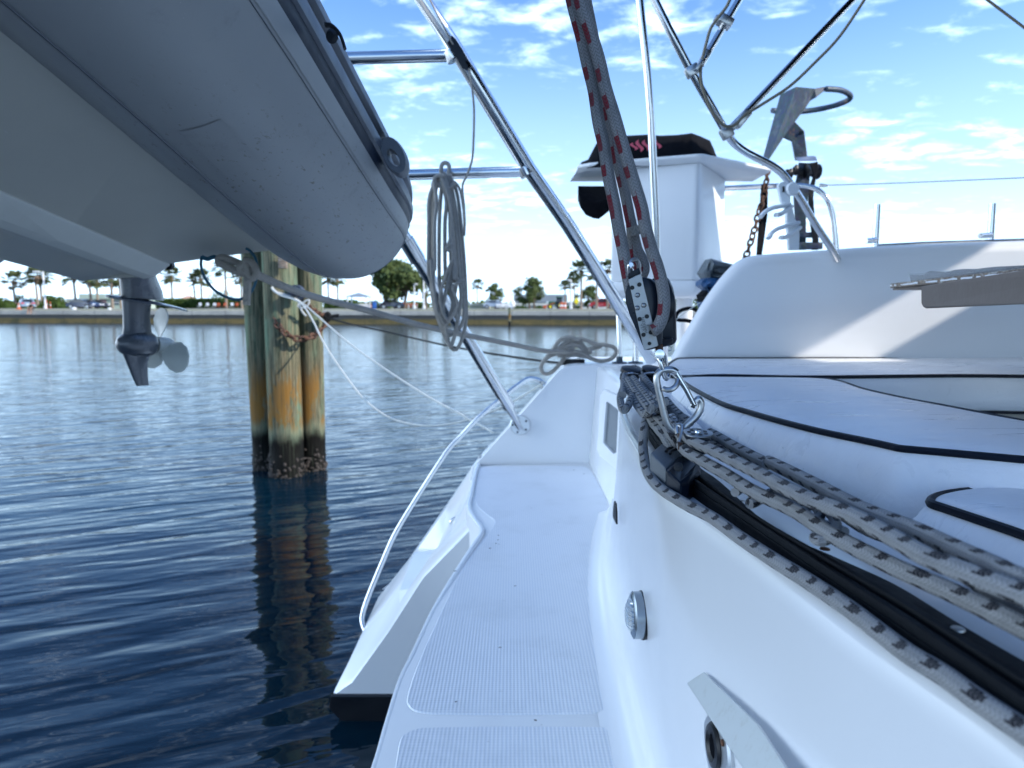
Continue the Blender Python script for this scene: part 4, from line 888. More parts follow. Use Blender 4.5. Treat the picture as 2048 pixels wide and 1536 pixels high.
m = MB(); m.loft([[c+V((-x, y*s_, z*s_)) for (y, z) in ((-.030, -.015), (.030, -.015), (.024, .012), (.010, .028), (-.010, .028), (-.024, .012))] for x, s_ in ((.003, 1), (.016, .9), (.030, .55))]); m.build('shell', M['lightrim'], cl, smooth=50)
# shower outlet: round flange, socket and open steel lid
c = P(1436, 1492, .93); c = V((atY(topc, .93)+.03, .93, c.z)); k = c; c = wallpt(1436, 1492)
M['flange'] = m_steel('flange_steel', .4, (.6,.62,.64), .4)
m = MB(); m.lathe([(.044, -.004), (.045, .002), (.043, .005), (.024, .006), (.023, -.01)], c, ax, 40); fg = m.build('outlet_flange', M['flange'], boat, smooth=30)
m = MB(); m.lathe([(.024, -.02), (.0255, .007), (.023, .010), (.017, .011), (.013, .008), (.011, -.004), (0, -.012)], c+V((0, -.0, 0)), ax, 32); m.build('socket', M['black'], fg, smooth=40)
for q in range(4):
    an = .9+q*math.pi/2; m = MB(); m.lathe([(.0038, 0), (.0035, .0015), (.001, .002)], c+V((-.005, math.cos(an)*.034, math.sin(an)*.034)), ax, 12); m.build('screw', M['rust'] if q % 2 else M['steel2'], fg)
h = [P(1373, 1366, .86), P(1407, 1344, .90), P(1515, 1448, .80), P(1580, 1548, .70), P(1500, 1560, .66)]
q0, q1, q2 = P(1373, 1366, .80), P(1407, 1344, .78), P(1560, 1536, .56); nn_ = (q1-q0).cross(q2-q0).normalized()
def onpl(x, y): d = ray(x, y); return EYE+d*((q0-EYE).dot(nn_)/d.dot(nn_))
m = MB(); m.prism([onpl(*q) for q in ((1373, 1366), (1407, 1344), (1515, 1448), (1640, 1640), (1560, 1650))], nn_*.0035); m.build('lid', M['brushed'], fg, smooth=0, bevel=.0006)
m = MB(); m.cyl(P(1462, 1500, .80), P(1475, 1560, .78), .006, 12); m.build('hinge', M['steel'], fg)

# ---- traveller track
tl = [PZ(x, y, 1.674) for x, y in ((1296, 862), (1340, 925), (1372, 962), (1500, 1050), (1640, 1146), (1800, 1254), (1927, 1342), (2048, 1428), (2300, 1600))]
tr_ = [PZ(x, y, 1.674) for x, y in ((1318, 850), (1390, 925), (1440, 962), (1545, 1054), (1660, 1100+8), (1788, 1166), (1910, 1240), (2048, 1320), (2300, 1460))]
def track(name, offs, z0, z1, mat, par):
    m = MB(); m.loft([[a_.lerp(b_, f)+V((0, 0, z-1.674)) for f, z in ((offs[0], z0), (offs[0], z1), (offs[1], z1), (offs[1], z0))] for a_, b_ in zip(catmull(tl, 4), catmull(tr_, 4))]); return m.build(name, mat, par, smooth=30, bevel=.0015)
M['track'] = m_plain('anodised_track', (.008,.010,.013), .6, sc=30, spec=.12)
tk = track('traveller_track', (0, 1), ZT-.004, 1.674, M['track'], boat)
track('track_rail', (.02, .16), 1.674, 1.682, M['track'], tk); track('track_rail', (.28, .42), 1.674, 1.684, M['track'], tk)
m = MB()
for i in range(3):
    t = (i+.6)/3.4; a_ = tl[2].lerp(tl[8], t); b_ = tr_[2].lerp(tr_[8], t); q = a_.lerp(b_, .72); q.z = 1.675
    o2 = MB(); o2.lathe([(.0048, 0), (.0045, .001), (.002, .0012)], q, (0, 0, 1), 14); o2.build('track_bolt', M['rust'] if i % 2 else M['steel2'], tk)
# alloy toe strip at the far left of the track
m = MB(); m.tube([PZ(x, y, 1.672) for x, y in ((1243, 800), (1249, 832), (1262, 862), (1282, 896), (1292, 915))], .007, 8, sm=5); m.build('alloy_strip', M['brushed'], tk)

# ---- davit frame
r_ = .033
dv = thing('davit_x', (0, 0, 0), 'x', 'x'); bpy.data.objects.remove(dv)
def davleg(name, pts, r, mat='steel', par=boat, sm=0, seg=20): m = MB(); m.tube(pts, r, seg, sm=sm); return m.build(name, M[mat], par)
d1 = davleg('davit_leg', [P(770, -140, 3.05), P(846, 0, 3.1), P(905, 88, 3.13), P(1057, 337, 3.3), P(1136, 450, 3.4), P(1262, 650, 3.55), P(1305, 722, 3.62)], .033)
d2 = davleg('davit_leg', [P(720, 330, 3.5), P(812, 480, 3.65), P(900, 621, 3.82), P(932, 672, 3.9), P(1019, 815, 4.02)], .034)
m = MB(); m.cyl(P(812, 480, 3.65).lerp(P(838, 522, 3.7), 0), P(836, 520, 3.70), .041, 20); m.build('sleeve', M['steel'], d2)
h1 = davleg('davit_crossbar', [P(600, 120, 3.15), P(682, 117, 3.14), P(908, 111, 3.14)], .026); h2 = davleg('davit_crossbar', [P(700, 352, 3.32), P(800, 350, 3.31), P(1052, 343, 3.3)], .024)
for c, d in ((P(905, 111, 3.135), V((.6, 0, -1))), (P(1052, 343, 3.3), V((.6, 0, -1)))): m = MB(); m.lathe([(.035, -.02), (.036, 0), (.035, .02)], c, d, 20); m.build('weld_collar', M['steel'], d1)
c = P(1040, 850, 4.115); pdx = V((0, -1, .05))
m = MB(); m.lathe([(.058, -.01), (.058, .004), (.055, .008)], c, pdx, 32); bp = m.build('mounting_plate', M['brushed'], d2, smooth=30)
for q in range(5):
    an = q*2*math.pi/5+.6; cc = c+V((math.cos(an)*.043, -.008, math.sin(an)*.043)); m = MB(); m.lathe([(.007, 0), (.006, .004)], cc, pdx, 10); m.build('mount_screw', M['galv'], d2)
m = MB(); m.tube([P(1017, 812, 4.02), P(1030, 836, 4.06), P(1040, 856, 4.09)], lambda t: .026-.012*t, 12); m.build('leg_foot', M['steel'], d2)
m = MB()
for s_ in (-1, 1): m.prism([c+V((s_*.014-.02, -.01, .02)), c+V((s_*.014+.01, -.01, -.035)), c+V((s_*.014-.01, -.05, -.01)), c+V((s_*.014-.035, -.05, .03))], (.005, 0, 0))
m.build('clevis', M['steel'], d2)
# clip / jammer on davit leg
m = MB(); m.loft([[P(898+dx, 78+dy, 3.06) for dx, dy in ((-4, 8), (6, -8), (14, 0), (2, 14))], [P(912+dx, 100+dy, 3.05) for dx, dy in ((-4, 8), (7, -8), (14, 0), (2, 16))], [P(930+dx, 128+dy, 3.05) for dx, dy in ((-6, 8), (6, -4), (13, 2), (4, 14))]]); m.build('jam_cleat', M['black'], d1, smooth=20, bevel=.008)
# ---- grab rail
rail = [(1088, 768, 4.42), (1080, 761, 4.43), (1058, 757, 4.44), (1034, 771, 4.43), (1008, 792, 4.40), (958, 834, 4.36), (922, 872, 4.34), (900, 895, 4.32), (877, 928, 4.28), (827, 1006, 4.2), (790, 1068, 4.12), (765, 1124, 4.05), (737, 1192, 3.95), (725, 1230, 3.9), (726, 1250, 3.86), (735, 1269, 3.82), (752, 1276, 3.80)]
gr = davleg('grab_rail', [P(*q) for q in rail], .014, sm=5, seg=14)
c = P(1088, 768, 4.42); m = MB(); m.lathe([(.03, 0), (.028, .01)], c+V((0, .0, -.01)), (-.8, 0, .6), 16); m.build('rail_base', M['steel'], gr)
# ---- stanchions and hardware
for nm, pts, rr in (('stanchion', [(1240, 722, 4.3), (1234, 550, 4.35), (1225, 425, 4.4), (1222, 380, 4.4)], .0135), ('stanchion', [(1272, 722, 4.2), (1269, 625, 4.2), (1262, 480, 4.22), (1255, 400, 4.22)], .0145), ('stanchion_brace', [(1226, 546, 4.35), (1262, 530, 4.22), (1300, 526, 4.3)], .0125)):
    davleg(nm, [P(*q) for q in pts], rr, seg=14)
for px in (1240, 1272): 
    m = MB(); m.lathe([(.045, 0), (.045, .008), (.02, .012), (.019, .04)], V((P(px, 722, 4.25).x, 4.27, zt+.0)), (0, 0, 1), 18); m.build('stanchion_base', M['galv'], boat)
m = MB(); c = P(1145, 722, 4.35); m.box(c+V((0, 0, -.005)), (.145, .07, .035)); cb = m.build('cleat_base', M['black'], boat, bevel=.004)
m = MB(); m.cyl(c+V((-.04, 0, .01)), c+V((-.04, 0, .05)), .014, 12); m.cyl(c+V((.04, 0, .01)), c+V((.04, 0, .05)), .014, 12); m.tube([c+V((-.12, 0, .06)), c+V((-.05, 0, .05)), c+V((.05, 0, .05)), c+V((.12, 0, .06))], .012, 10, sm=3); m.build('cleat_horn', M['steel'], cb)
# main hoop, bimini frame tubes and clamps
pole = davleg('bimini_pole', [P(1277, -60, 2.9), P(1279, 0, 2.9), P(1295, 146, 2.93), P(1302, 234, 2.95), P(1312, 450, 3.0), P(1314, 560, 3.03), P(1316, 715, 3.08)], .0155, seg=14)
bow = davleg('bimini_bow', [P(*q) for q in ((1285, -50, 2.5), (1309, 0, 2.5), (1345, 72, 2.5), (1381, 141, 2.52), (1425, 217, 2.55), (1452, 264, 2.58), (1469, 287, 2.6), (1490, 303, 2.6), (1510, 314, 2.6), (1545, 332, 2.62), (1569, 352, 2.63), (1598, 393, 2.65), (1627, 442, 2.68), (1662, 496, 2.7), (1675, 520, 2.72))], .0135, sm=4, seg=14)
st1 = davleg('bimini_strut', [P(1510, -60, 2.6), P(1478, 0, 2.58), P(1402, 129, 2.52)], .0125, seg=14); st2 = davleg('bimini_strut', [P(1780, -80, 2.8), P(1700, 6, 2.75), P(1466, 252, 2.58)], .0125, seg=14)
def clamp(px, py, Y, a_, s_=(.035, .05, .045), par=bow):
    m = MB(); m.box(P(px, py, Y), s_, Matrix.Rotation(R(a_), 3, 'Y')); m.build('tube_clamp', M['steel2'], par, bevel=.005)
clamp(1450, 44, 2.55, -62, (.03, .05, .05)); clamp(1434, 38, 2.55, -62, (.02, .025, .02)); clamp(1409, 115, 2.53, 30, (.025, .03, .05)); clamp(1384, 142, 2.52, -30, (.045, .035, .035)); clamp(1397, 132, 2.50, 30, (.012, .03, .04)); clamp(1453, 266, 2.58, -30, (.04, .035, .04)); clamp(1484, 238, 2.58, 40, (.03, .03, .07)); clamp(1469, 252, 2.57, 40, (.02, .02, .03))
# right rail loop and pushpit
davleg('pushpit_rail', [P(*q) for q in ((1438, 377, 4.5), (1500, 374, 4.4), (1554, 372, 4.3), (1600, 371, 4.25), (1627, 376, 4.22), (1645, 387, 4.2), (1657, 402, 4.2), (1665, 428, 4.2), (1669, 455, 4.2), (1673, 500, 4.2), (1675, 560, 4.2))], .0155, sm=3, seg=14)
for px, y0, y1 in ((1753, 409, 500), (1983, 407, 490)):
    o_ = davleg('rod_holder', [P(px+2, y0, 3.2), P(px-4, y1+20, 3.2)], .0135, seg=14)
    m = MB(); m.cyl(P(px-22, y1-18, 3.15), P(px-2, y1-20, 3.18), .012, 12); m.build('rod_holder_arm', M['steel'], o_)
davleg('handrail', [P(1755, 492, 3.1), P(1850, 487, 3.1), P(2060, 480, 3.1)], .008, seg=10)
# sun shade roof and cabin (above and to the right of the frame)
m = MB(); m.box((2.55, .15, 3.72), (3.3, 6.2, .05)); m.build('bimini_canopy', M['canvas'], boat, bevel=.01)
m = MB(); m.box((4.18, .45, 3.70), (.06, 5.6, .36)); m.build('sun_block_valance', M['canvas'], boat, bevel=.01)  # unseen panel added to shade the far wall and edge the sun stripe
m = MB(); m.box((4.16, -.7, 3.42), (.05, 4.2, .30)); m.build('sun_block_screen', M['canvas'], boat)  # unseen panel added to cut the sun stripe short on the cushions
m = MB(); m.box((5.6, .5, 1.85), (3.0, 9.0, 2.92)); cab = m.build('cabin', M['gel'], boat, bevel=.08)
m = MB(); m.box((4.095, .5, 2.3), (.02, 5.0, 1.0)); m.build('cabin_window', M['glass'], cab)

# ------------------------------------------------------------------ loose things on the boat
def rope(name, pts, r, mat, label, cat='rope', sm=6, seg=10, group=None, fine=False):
    m = MB(); m.tube(pts, r, seg, sm=sm); return tag(m.build(name, M[mat]), label, cat, group)
def pp(L, d): return [P(x, y, d if not isinstance(d, (list, tuple)) else d[0]+(d[1]-d[0])*i/(len(L)-1)) for i, (x, y) in enumerate(L)]
def pz(L, z): return [PZ(x, y, z[i] if isinstance(z, list) else (z if not isinstance(z, tuple) else z[0]+(z[1]-z[0])*i/(len(L)-1))) for i, (x, y) in enumerate(L)]
# cushions
def cushion(name, px, z, th, label, open_ends=0, r=.02, puff=.012, pr=.0055, sag=0, sm=5):
    pts = catmull([PZ(x, y, z) for x, y in px], sm, True); n = len(pts); c = sum(pts, V((0, 0, 0)))/n
    root = thing(name, c-V((0, 0, th)), label, 'cushion', None)
    def ring(k, dz): 
        out = []
        for i, p in enumerate(pts):
            a_, b_ = pts[i-1], pts[(i+1) % n]; t = (b_-a_).normalized(); nn = V((t.y, -t.x, 0)); 
            if nn.dot(p-c) < 0: nn = -nn
            out.append(p+nn*k+V((0, 0, dz)))
        return out
    def sc(f, dz): return [c+(p-c)*f+V((0, 0, dz)) for p in pts]
    m = MB(); m.loft([sc(.02, puff*1.2), sc(.35, puff*1.15), sc(.65, puff), sc(.85, puff*.75), sc(.95, puff*.4), ring(-.004, .002), ring(0, -.001), ring(.009, -.010), ring(.024, -th*.32), ring(.033, -th*.6), ring(.032, -th*.88), ring(.01, -th), sc(.5, -th)])
    m.build('cover', M['vinyl'], root, smooth=70)
    m = MB(); m.tube([p+V((0, 0, .001)) for p in ring(.001, 0)], pr, 8, closed=True); m.build('piping', M['piping'], root)
    m = MB(); m.tube([p for p in ring(.028, -th*.96)], pr*.8, 8, closed=True); m.build('piping', M['piping'], root)
    return root
cushion('seat_cushion', [(1362, 759), (1385, 777), (1444, 808), (1500, 826), (1551, 841), (1640, 864), (1740, 885), (1785, 895), (1805, 899), (1860, 904), (2048, 921), (2350, 948), (2350, 905), (2048, 846), (1884, 814), (1816, 801), (1728, 781), (1673, 763), (1614, 757), (1450, 755), (1380, 755)], 1.70, .115, 'large white vinyl seat cushion with wavy navy piping beside the traveller ropes')
cushion('seat_cushion', [(1863, 1004), (1868, 1011), (1889, 1018), (1963, 1043), (2048, 1072), (2260, 1150), (2500, 1150), (2400, 1010), (2048, 980), (1977, 982), (1919, 987), (1880, 994)], 1.655, .10, 'white seat cushion corner with navy piping at the right edge, nearest the camera', pr=.006)
cushion('seat_cushion', [(1330, 752), (1450, 752), (1614, 755), (1900, 752), (2200, 750), (2200, 716), (1900, 717), (1500, 718), (1380, 718), (1348, 722)], 1.70, .105, 'long white seat cushion along the foot of the raised coaming', puff=.006, sm=4)
cushion('seat_cushion', [(1905, 713), (2048, 709), (2250, 705), (2250, 700), (2048, 703), (1905, 708)], 1.745, .03, 'thin white back cushion on top of the long cushion at the right edge', puff=.003, sm=2) if False else None
# table leaf with apron and wrapper
zt2 = 1.965
tt = thing('folding_table', (1.2, 1.2, zt2), 'weathered grey teak folding table with peeling edge at the right', 'table')
e0, e1 = PZ(1780, 571, zt2), PZ(2048, 543, zt2); ex = (e1-e0); e2 = e1+ex*.8
zc = [e0, e0+ex*.3, e0+ex*.6, e1, e2]
m = MB(); m.prism([e0+V((0, 0, -.008)), e2+V((0, 0, -.008)), e2+V((.8, .6, -.008)), e0+V((.8, .15, -.008)), e0+V((.06, .05, -.008))], (0, 0, .014)); m.build('table_top', M['wood'], tt, smooth=0, bevel=.0025)
m = MB(); m.prism([e0+V((.012, .006, -.014)), e2+V((.012, .006, -.014)), e2+V((.8, .6, -.014)), e0+V((.8, .15, -.014))], (0, 0, .005)); m.build('under_layer', M['wood2'], tt, smooth=0)
rnd = random.Random(4); m = MB(); prv = None
for i in range(60):
    p = e0+ex*(i/40)+V((-.0015, -.0025, 0)); h_ = .004+.003*mnoise.noise(V((i*.3, 0, 0))); zz_ = -.001+.002*mnoise.noise(V((i*.4, 5, 0)))
    r_s = [p+V((0, 0, zz_+h_/2)), p+V((0, 0, zz_-h_/2)), p+V((.006, .006, zz_-h_/2)), p+V((.006, .006, zz_+h_/2))]
    if prv and rnd.random() > .22: m.loft([prv, r_s])
    prv = r_s
m.build('peeling_veneer', M['gel2'], tt, smooth=0)
a0, a1 = P(1842, 578, 1.30), P(2048, 558, .96); dd = a1-a0
m = MB(); m.prism([a0+V((0, 0, .005)), P(1842, 606, 1.30), P(1846, 614, 1.297), P(1852, 617, 1.29), P(2048, 608, .96), P(2048, 608, .96)+dd*.6+V((0, 0, -.002)), a1+dd*.6+V((0, 0, .005)), a1+V((0, 0, .012))], (.012, .008, 0)); m.build('apron', M['wood2'], tt, smooth=0, bevel=.0015)
rnd = random.Random(9); m = MB(); R_ = []
for i in range(14):
    t = i/13; b_ = e0.lerp(e1, .22+.85*t)+V((.02, .03, .004)); hh = .020*(1-t*.75)+.004; R_.append([b_+V((0, 0, 0)), b_+V((-.004, 0, hh*(.8+.4*rnd.random()))), b_+V((.03, .03, hh*1.1)), b_+V((.07, .06, hh*.7*rnd.random()+.003)), b_+V((.12, .1, .001)), b_+V((.12, .1, 0))])
m.loft(R_); tag(m.build('plastic_wrapper', M['plastic'], smooth=25), 'crumpled clear plastic wrapper lying on the teak table', 'wrapper')

# cover over the grill on the pod shelf
YK = 3.72
cov = thing('grill_cover', (.75, 4.0, zs), 'black canvas grill cover with a pink wave emblem on the white pod shelf', 'cover')
def crow(px, ys0, ys1, Yf, Yb): return [P(px, ys0, Yf), P(px, ys1, Yf+.04), P(px, ys1-3, (Yf+Yb)/2), P(px, ys1, Yb-.05), P(px, ys0, Yb)]
secs = [(1159, 333, 331, 3.86), (1163, 333, 324, 3.83), (1176, 333, 319, 3.78), (1192, 332, 288, 3.74), (1206, 332, 277, 3.72), (1240, 331, 272, 3.70), (1294, 330, 269, 3.68), (1320, 329, 271, 3.67), (1350, 328, 270, 3.66), (1370, 327, 268, 3.66), (1383, 327, 266, 3.66), (1400, 327, 272, 3.68), (1420, 327, 281, 3.7), (1427, 327, 296, 3.72), (1437, 326, 322, 3.75)]
m = MB(); rows_ = []
for i, (px, y0, y1, Yf) in enumerate(secs):
    Yf += .10
    w_ = .012*math.sin(i*2.3); rows_.append([P(px, y0+3, Yf-.0), P(px+1, y0*.55+y1*.45, Yf+.02+w_), P(px, y1+4, Yf+.05), P(px, y1, Yf+.10), P(px, y1+1, Yf+.42), P(px, y0, Yf+.5)])
m.loft(rows_); m.build('canvas', M['canvas'], cov, smooth=50)
def flame(px, py, w_, h_, dx=0): # a wavy s stroke
    L = []; n = 10
    for i in range(n+1):
        t = i/n; x = px+(t-.5)*w_*.35+w_*.30*math.sin(t*2*math.pi+math.pi); y = py+(t-.5)*h_; th = w_*.34*math.sin(math.pi*min(1, max(.02, t)))**.7
        L.append((x, y, th))
    return L
m = MB()
for k, (px, hh) in enumerate(((1268, 15), (1279, 24), (1292, 22), (1305, 22), (1315, 18))):
    L = flame(px, 293-(k*1.2), 13, hh)
    for (x0, y0, t0), (x1, y1, t1) in zip(L, L[1:]): m.add([P(x0-t0, y0, 3.725), P(x0+t0, y0, 3.725), P(x1+t1, y1, 3.725), P(x1-t1, y1, 3.725)], [(0, 1, 2, 3)])
em = m.build('wave_emblem', M['pink'], cov, smooth=0)
m = MB(); rows_ = []
for (px, y0, y1) in ((1156, 372, 400), (1160, 372, 415), (1172, 372, 430), (1187, 372, 437), (1199, 372, 438), (1211, 372, 428), (1221, 372, 420), (1224, 374, 410)):
    j = 3*math.sin(px*.9); rows_.append([P(px, y0, 3.98), P(px, (y0+y1)/2, 3.90+.02*math.sin(px)), P(px+j*.3, y1, 3.94), P(px, y1-2, 4.1), P(px, (y0+y1)/2, 4.16), P(px, y0, 4.10)])
m.loft(rows_); m.build('hanging_fold', M['canvas'], cov, smooth=40)

# anchor
YA = 4.3
an = thing('anchor', P(1585, 260, YA), 'galvanised scoop anchor with roll bar standing on the bow roller', 'anchor')
def poly3(L, Y, th): m = MB(); m.prism([P(x, y, Y) for x, y in L], (0, th, 0)); return m
m = MB(); a_ = [P(1561, 188, YA+.05), P(1592.5, 173, YA-.10), P(1536, 322, YA-.03), P(1523, 336, YA), P(1527, 312, YA+.03), P(1550, 228, YA+.05)]
b_ = [P(1592.5, 173, YA-.10), P(1630, 177, YA+.05), P(1649, 173, YA+.07), P(1653, 178, YA+.07), P(1632, 194, YA+.05), P(1621, 201, YA+.05), P(1611, 216, YA+.05), P(1592, 240, YA+.04), P(1567, 275, YA+.02), P(1536, 322, YA-.03)]
m.prism(a_, (.003, .012, 0)); m.prism(b_, (.003, .012, 0)); m.build('fluke', M['galv'], an, smooth=0, bevel=.003)
davm = MB(); davm.tube([P(*q) for q in ((1652, 178, YA+.07), (1679, 180, YA+.12), (1696, 187, YA+.17), (1701, 195, YA+.22), (1691, 203, YA+.28), (1663, 213, YA+.33), (1621, 221, YA+.35), (1580, 224, YA+.3), (1545, 221, YA+.22))], .0165, 12, sm=4); davm.build('roll_bar', M['galv'], an)
poly3([(1583, 236), (1609, 262), (1616, 320), (1592, 320), (1585, 282), (1562, 272)], YA+.14, .02).build('shank', M['galv'], an, smooth=0, bevel=.003)
m = MB(); m.cyl(P(1603, 265, YA+.13), P(1603, 265, YA+.17), .011, 14); m.build('shank_hole', M['glass'], an)
# bow roller bracket
br = thing('anchor_bracket', P(1615, 500, YA+.1), 'steel anchor bracket plates with a black roller below the anchor', 'bracket')
m = MB(); m.prism([P(1590, 315, YA+.02), P(1598, 323, YA), P(1636, 322, YA+.02), P(1632, 313, YA+.06)], (0, .03, .01)); m.build('top_plate', M['steel2'], br, smooth=0, bevel=.003)
poly3([(1598, 325), (1622, 326), (1618, 380), (1613, 420), (1612, 500), (1592, 500), (1590, 430), (1588, 395), (1590, 372), (1596, 345)], YA+.02, .012).build('side_plate', M['galv'], br, smooth=0, bevel=.002)
poly3([(1620, 326), (1636, 323), (1637, 334), (1629, 375), (1627, 395), (1630, 432), (1631, 455), (1638, 478), (1636, 500), (1624, 500), (1626, 480), (1621, 448), (1617, 400), (1619, 375), (1628, 350)], YA-.03, .012).build('side_plate', M['black'], br, smooth=0, bevel=.002)
m = MB(); m.lathe([(.02, -.05), (.045, -.045), (.028, 0), (.045, .045), (.02, .05)], P(1622, 343, YA+.03), (1, .2, 0), 18); m.build('roller', M['black'], br)
m = MB(); m.box(P(1618, 470, YA), (.13, .05, .03)); m.box(P(1620, 492, YA), (.13, .06, .04)); m.build('cross_bolt', M['galv'], br, bevel=.004)
m = MB(); 
for i in range(9): m.blob(P(1575+i*3.5, 345+4*math.sin(i), YA+.02), (.014, .02, .02 + .008*(i % 3)), 7, 5, jit=.8)
tag(m.build('bracket_knob', M['black'], smooth=0), 'black star shaped knob left of the anchor roller', 'knob')
# plastic hook rack on the bow tube
hk = thing('hook_rack', P(1585, 420, 2.6), 'white plastic two pronged hook rack clipped to the curved steel tube', 'rack')
m = MB(); m.prism([P(x, y, 2.58) for x, y in ((1556, 370), (1562, 364), (1572, 363), (1580, 368), (1582, 382), (1581, 402), (1587, 420), (1590, 437), (1598, 447), (1600, 470), (1599, 500), (1578, 500), (1576, 470), (1573, 440), (1574, 424), (1562, 400))], (0, .02, 0)); m.build('back_plate', M['whiteplastic'], hk, smooth=0, bevel=.004)
for L in (((1578, 409), (1565, 412), (1545, 416), (1530, 424), (1521, 434)), ((1582, 413), (1574, 420), (1562, 428), (1552, 430)), ((1597, 446), (1580, 450), (1555, 458), (1543, 466), (1537, 477)), ((1600, 455), (1585, 466), (1573, 474), (1561, 475))):
    m = MB(); m.tube([P(x, y, 2.57-.01*i) for i, (x, y) in enumerate(L)], .0125, 8, sm=4, flat=.6); m.build('prong', M['whiteplastic'], hk)
m = MB(); m.lathe([(.02, -.012), (.024, 0), (.02, .012)], P(1585, 378, 2.57), (0, 1, 0), 20); m.build('clip', M['whiteplastic'], hk)
m = MB(); m.cyl(P(1567, 373, 2.575), P(1567, 384, 2.575), .004, 8); m.build('slot', M['rubber'], hk)
chain([P(1534, 336, 4.28), P(1533, 360, 4.22), P(1528, 390, 4.2), P(1518, 425, 4.17), P(1509, 458, 4.15), P(1500, 488, 4.13), P(1490, 520, 4.1)], .048, .0062, 'anchor_chain', 'rusty anchor chain hanging from the pod shelf corner', spacing=.76)
m = MB(); m.prism([P(1523, 369, 4.32), P(1536, 369, 4.32), P(1535, 430, 4.3), P(1530, 470, 4.28), P(1524, 510, 4.25), P(1513, 510, 4.25), P(1518, 440, 4.28)], (0, .006, 0)); tag(m.build('webbing_strap', M['canvas'], smooth=0), 'dark webbing strap hanging behind the anchor chain', 'strap')
rope('lifeline_wire', [P(1642, 371, 4.2), P(1800, 366, 3.9), P(2060, 355, 3.5), P(2200, 348, 3.3)], .0032, 'steel2', 'thin steel lifeline wire running off to the right', 'wire', sm=0, seg=8)
m = MB(); m.cyl(P(1640, 371, 4.2), P(1655, 371, 4.17), .012, 10, .006); tag(m.build('wire_terminal', M['steel2']), 'small steel terminal at the end of the lifeline wire', 'terminal')
rope('backstay', [P(1950, -20, 2.6), P(1975, 0, 2.6), P(2048, 55, 2.6), P(2130, 118, 2.6)], .0045, 'hose', 'grey line crossing the top right corner of the sky', 'line', sm=0)
rope('tube_hose', pp([(1470, -30), (1455, 10), (1434, 38), (1421, 58), (1413, 85), (1404, 122), (1401, 150), (1405, 175), (1416, 205), (1430, 232), (1446, 250), (1462, 253), (1474, 246), (1490, 230), (1530, 205), (1580, 172), (1630, 125), (1680, 72), (1735, -10), (1760, -50)], (2.46, 2.60)), .0052, 'hose', 'aged yellowish hose tied along the bimini tubes', 'hose', sm=5)
# tarp bundle, strap and thin cord behind the coaming
YB = 3.2; tb = thing('tarp_bundle', P(1435, 600, YB), 'crumpled blue and grey plastic tarp bundle behind the coaming', 'tarp'); 
def crumple(L, Y, dep, mat, seed):
    rnd = random.Random(seed); m = MB(); c_ = (sum(x for x, y in L)/len(L), sum(y for x, y in L)/len(L)); rings = []
    for k, (f, dy) in enumerate(((1.0, 0), (.82, -.03), (.6, -.055), (.36, -.04), (.12, -.07))): rings.append([P(c_[0]+(x-c_[0])*f+rnd.uniform(-3, 3)*(k > 0), c_[1]+(y-c_[1])*f+rnd.uniform(-3, 3)*(k > 0), Y+dy+rnd.uniform(-.02, .02)) for x, y in L])
    m.loft([[p+V((0, .1, 0)) for p in rings[0]]]+rings); return m
crumple([(1422, 517), (1436, 521), (1464, 528), (1480, 540), (1470, 560), (1440, 562), (1415, 560), (1405, 545), (1414, 535)], YB, .1, 'g', 1).build('grey_sheet', M['greytarp'], tb, smooth=15)
crumple([(1414, 556), (1440, 552), (1470, 556), (1470, 590), (1440, 620), (1412, 625), (1405, 605), (1416, 580), (1402, 570), (1404, 562)], YB-.02, .1, 'b', 2).build('blue_sheet', M['bluetarp'], tb, smooth=15)
crumple([(1404, 590), (1415, 580), (1418, 600), (1416, 612), (1410, 612)], YB-.06, .05, 'k', 3).build('black_tie', M['canvas'], tb, smooth=15)
rope('black_strap', pp([(1400, 625), (1385, 617), (1370, 618), (1357, 624), (1351, 636), (1358, 640), (1372, 641), (1395, 646)], 3.0), .008, 'canvas', 'black strap loop beside the hanging pulley', 'strap', sm=5, seg=8)
rope('thin_cord', pp([(1350, 641), (1375, 622), (1400, 605)], 2.95), .002, 'wline', 'thin white cord stretched beside the hanging pulley', 'cord', sm=0, seg=6)
# ------------------------------------------------------------------ mainsheet, block, carabiner, traveller car
YB_ = .95
rs = .0082
rope('mainsheet', pp([(1118, -160), (1131, -80), (1144, 0), (1163, 73), (1176, 132), (1188, 182), (1197, 243), (1208, 293), (1217, 352), (1229, 410), (1236, 450), (1246, 500), (1254, 545), (1262, 585)], .955), rs, 'sheet', 'left strand of the grey mainsheet with red flecks running up from the pulley', seg=14, group='mainsheet strands')
rope('mainsheet', pp([(1132, -160), (1146, -80), (1160, 0), (1179, 59), (1197, 117), (1211, 176), (1229, 234), (1246, 293), (1264, 352), (1282, 410), (1290, 450), (1302, 496), (1313, 527), (1321, 555), (1327, 585), (1328, 610), (1325, 634), (1315, 655), (1304, 662)], .935), rs, 'sheet', 'right strand of the red flecked mainsheet passing over the pulley sheave', seg=14, group='mainsheet strands')
rope('mainsheet', pp([(1148, -120), (1162, -50), (1172, 0), (1190, 90), (1204, 160), (1216, 225), (1228, 280), (1235, 322), (1249, 381), (1261, 440), (1274, 496), (1285, 519), (1289, 538), (1284, 552)], .985), rs*.88, 'sheet', 'middle strand of the red flecked mainsheet knotted to the top of the pulley', seg=14, group='mainsheet strands')
rope('mainsheet', pp([(1262, 440), (1264, 470), (1266, 500), (1270, 522), (1279, 536)], .985), rs*.9, 'sheet', 'short spliced end of the mainsheet behind the pulley shackle', seg=14, group='mainsheet strands')
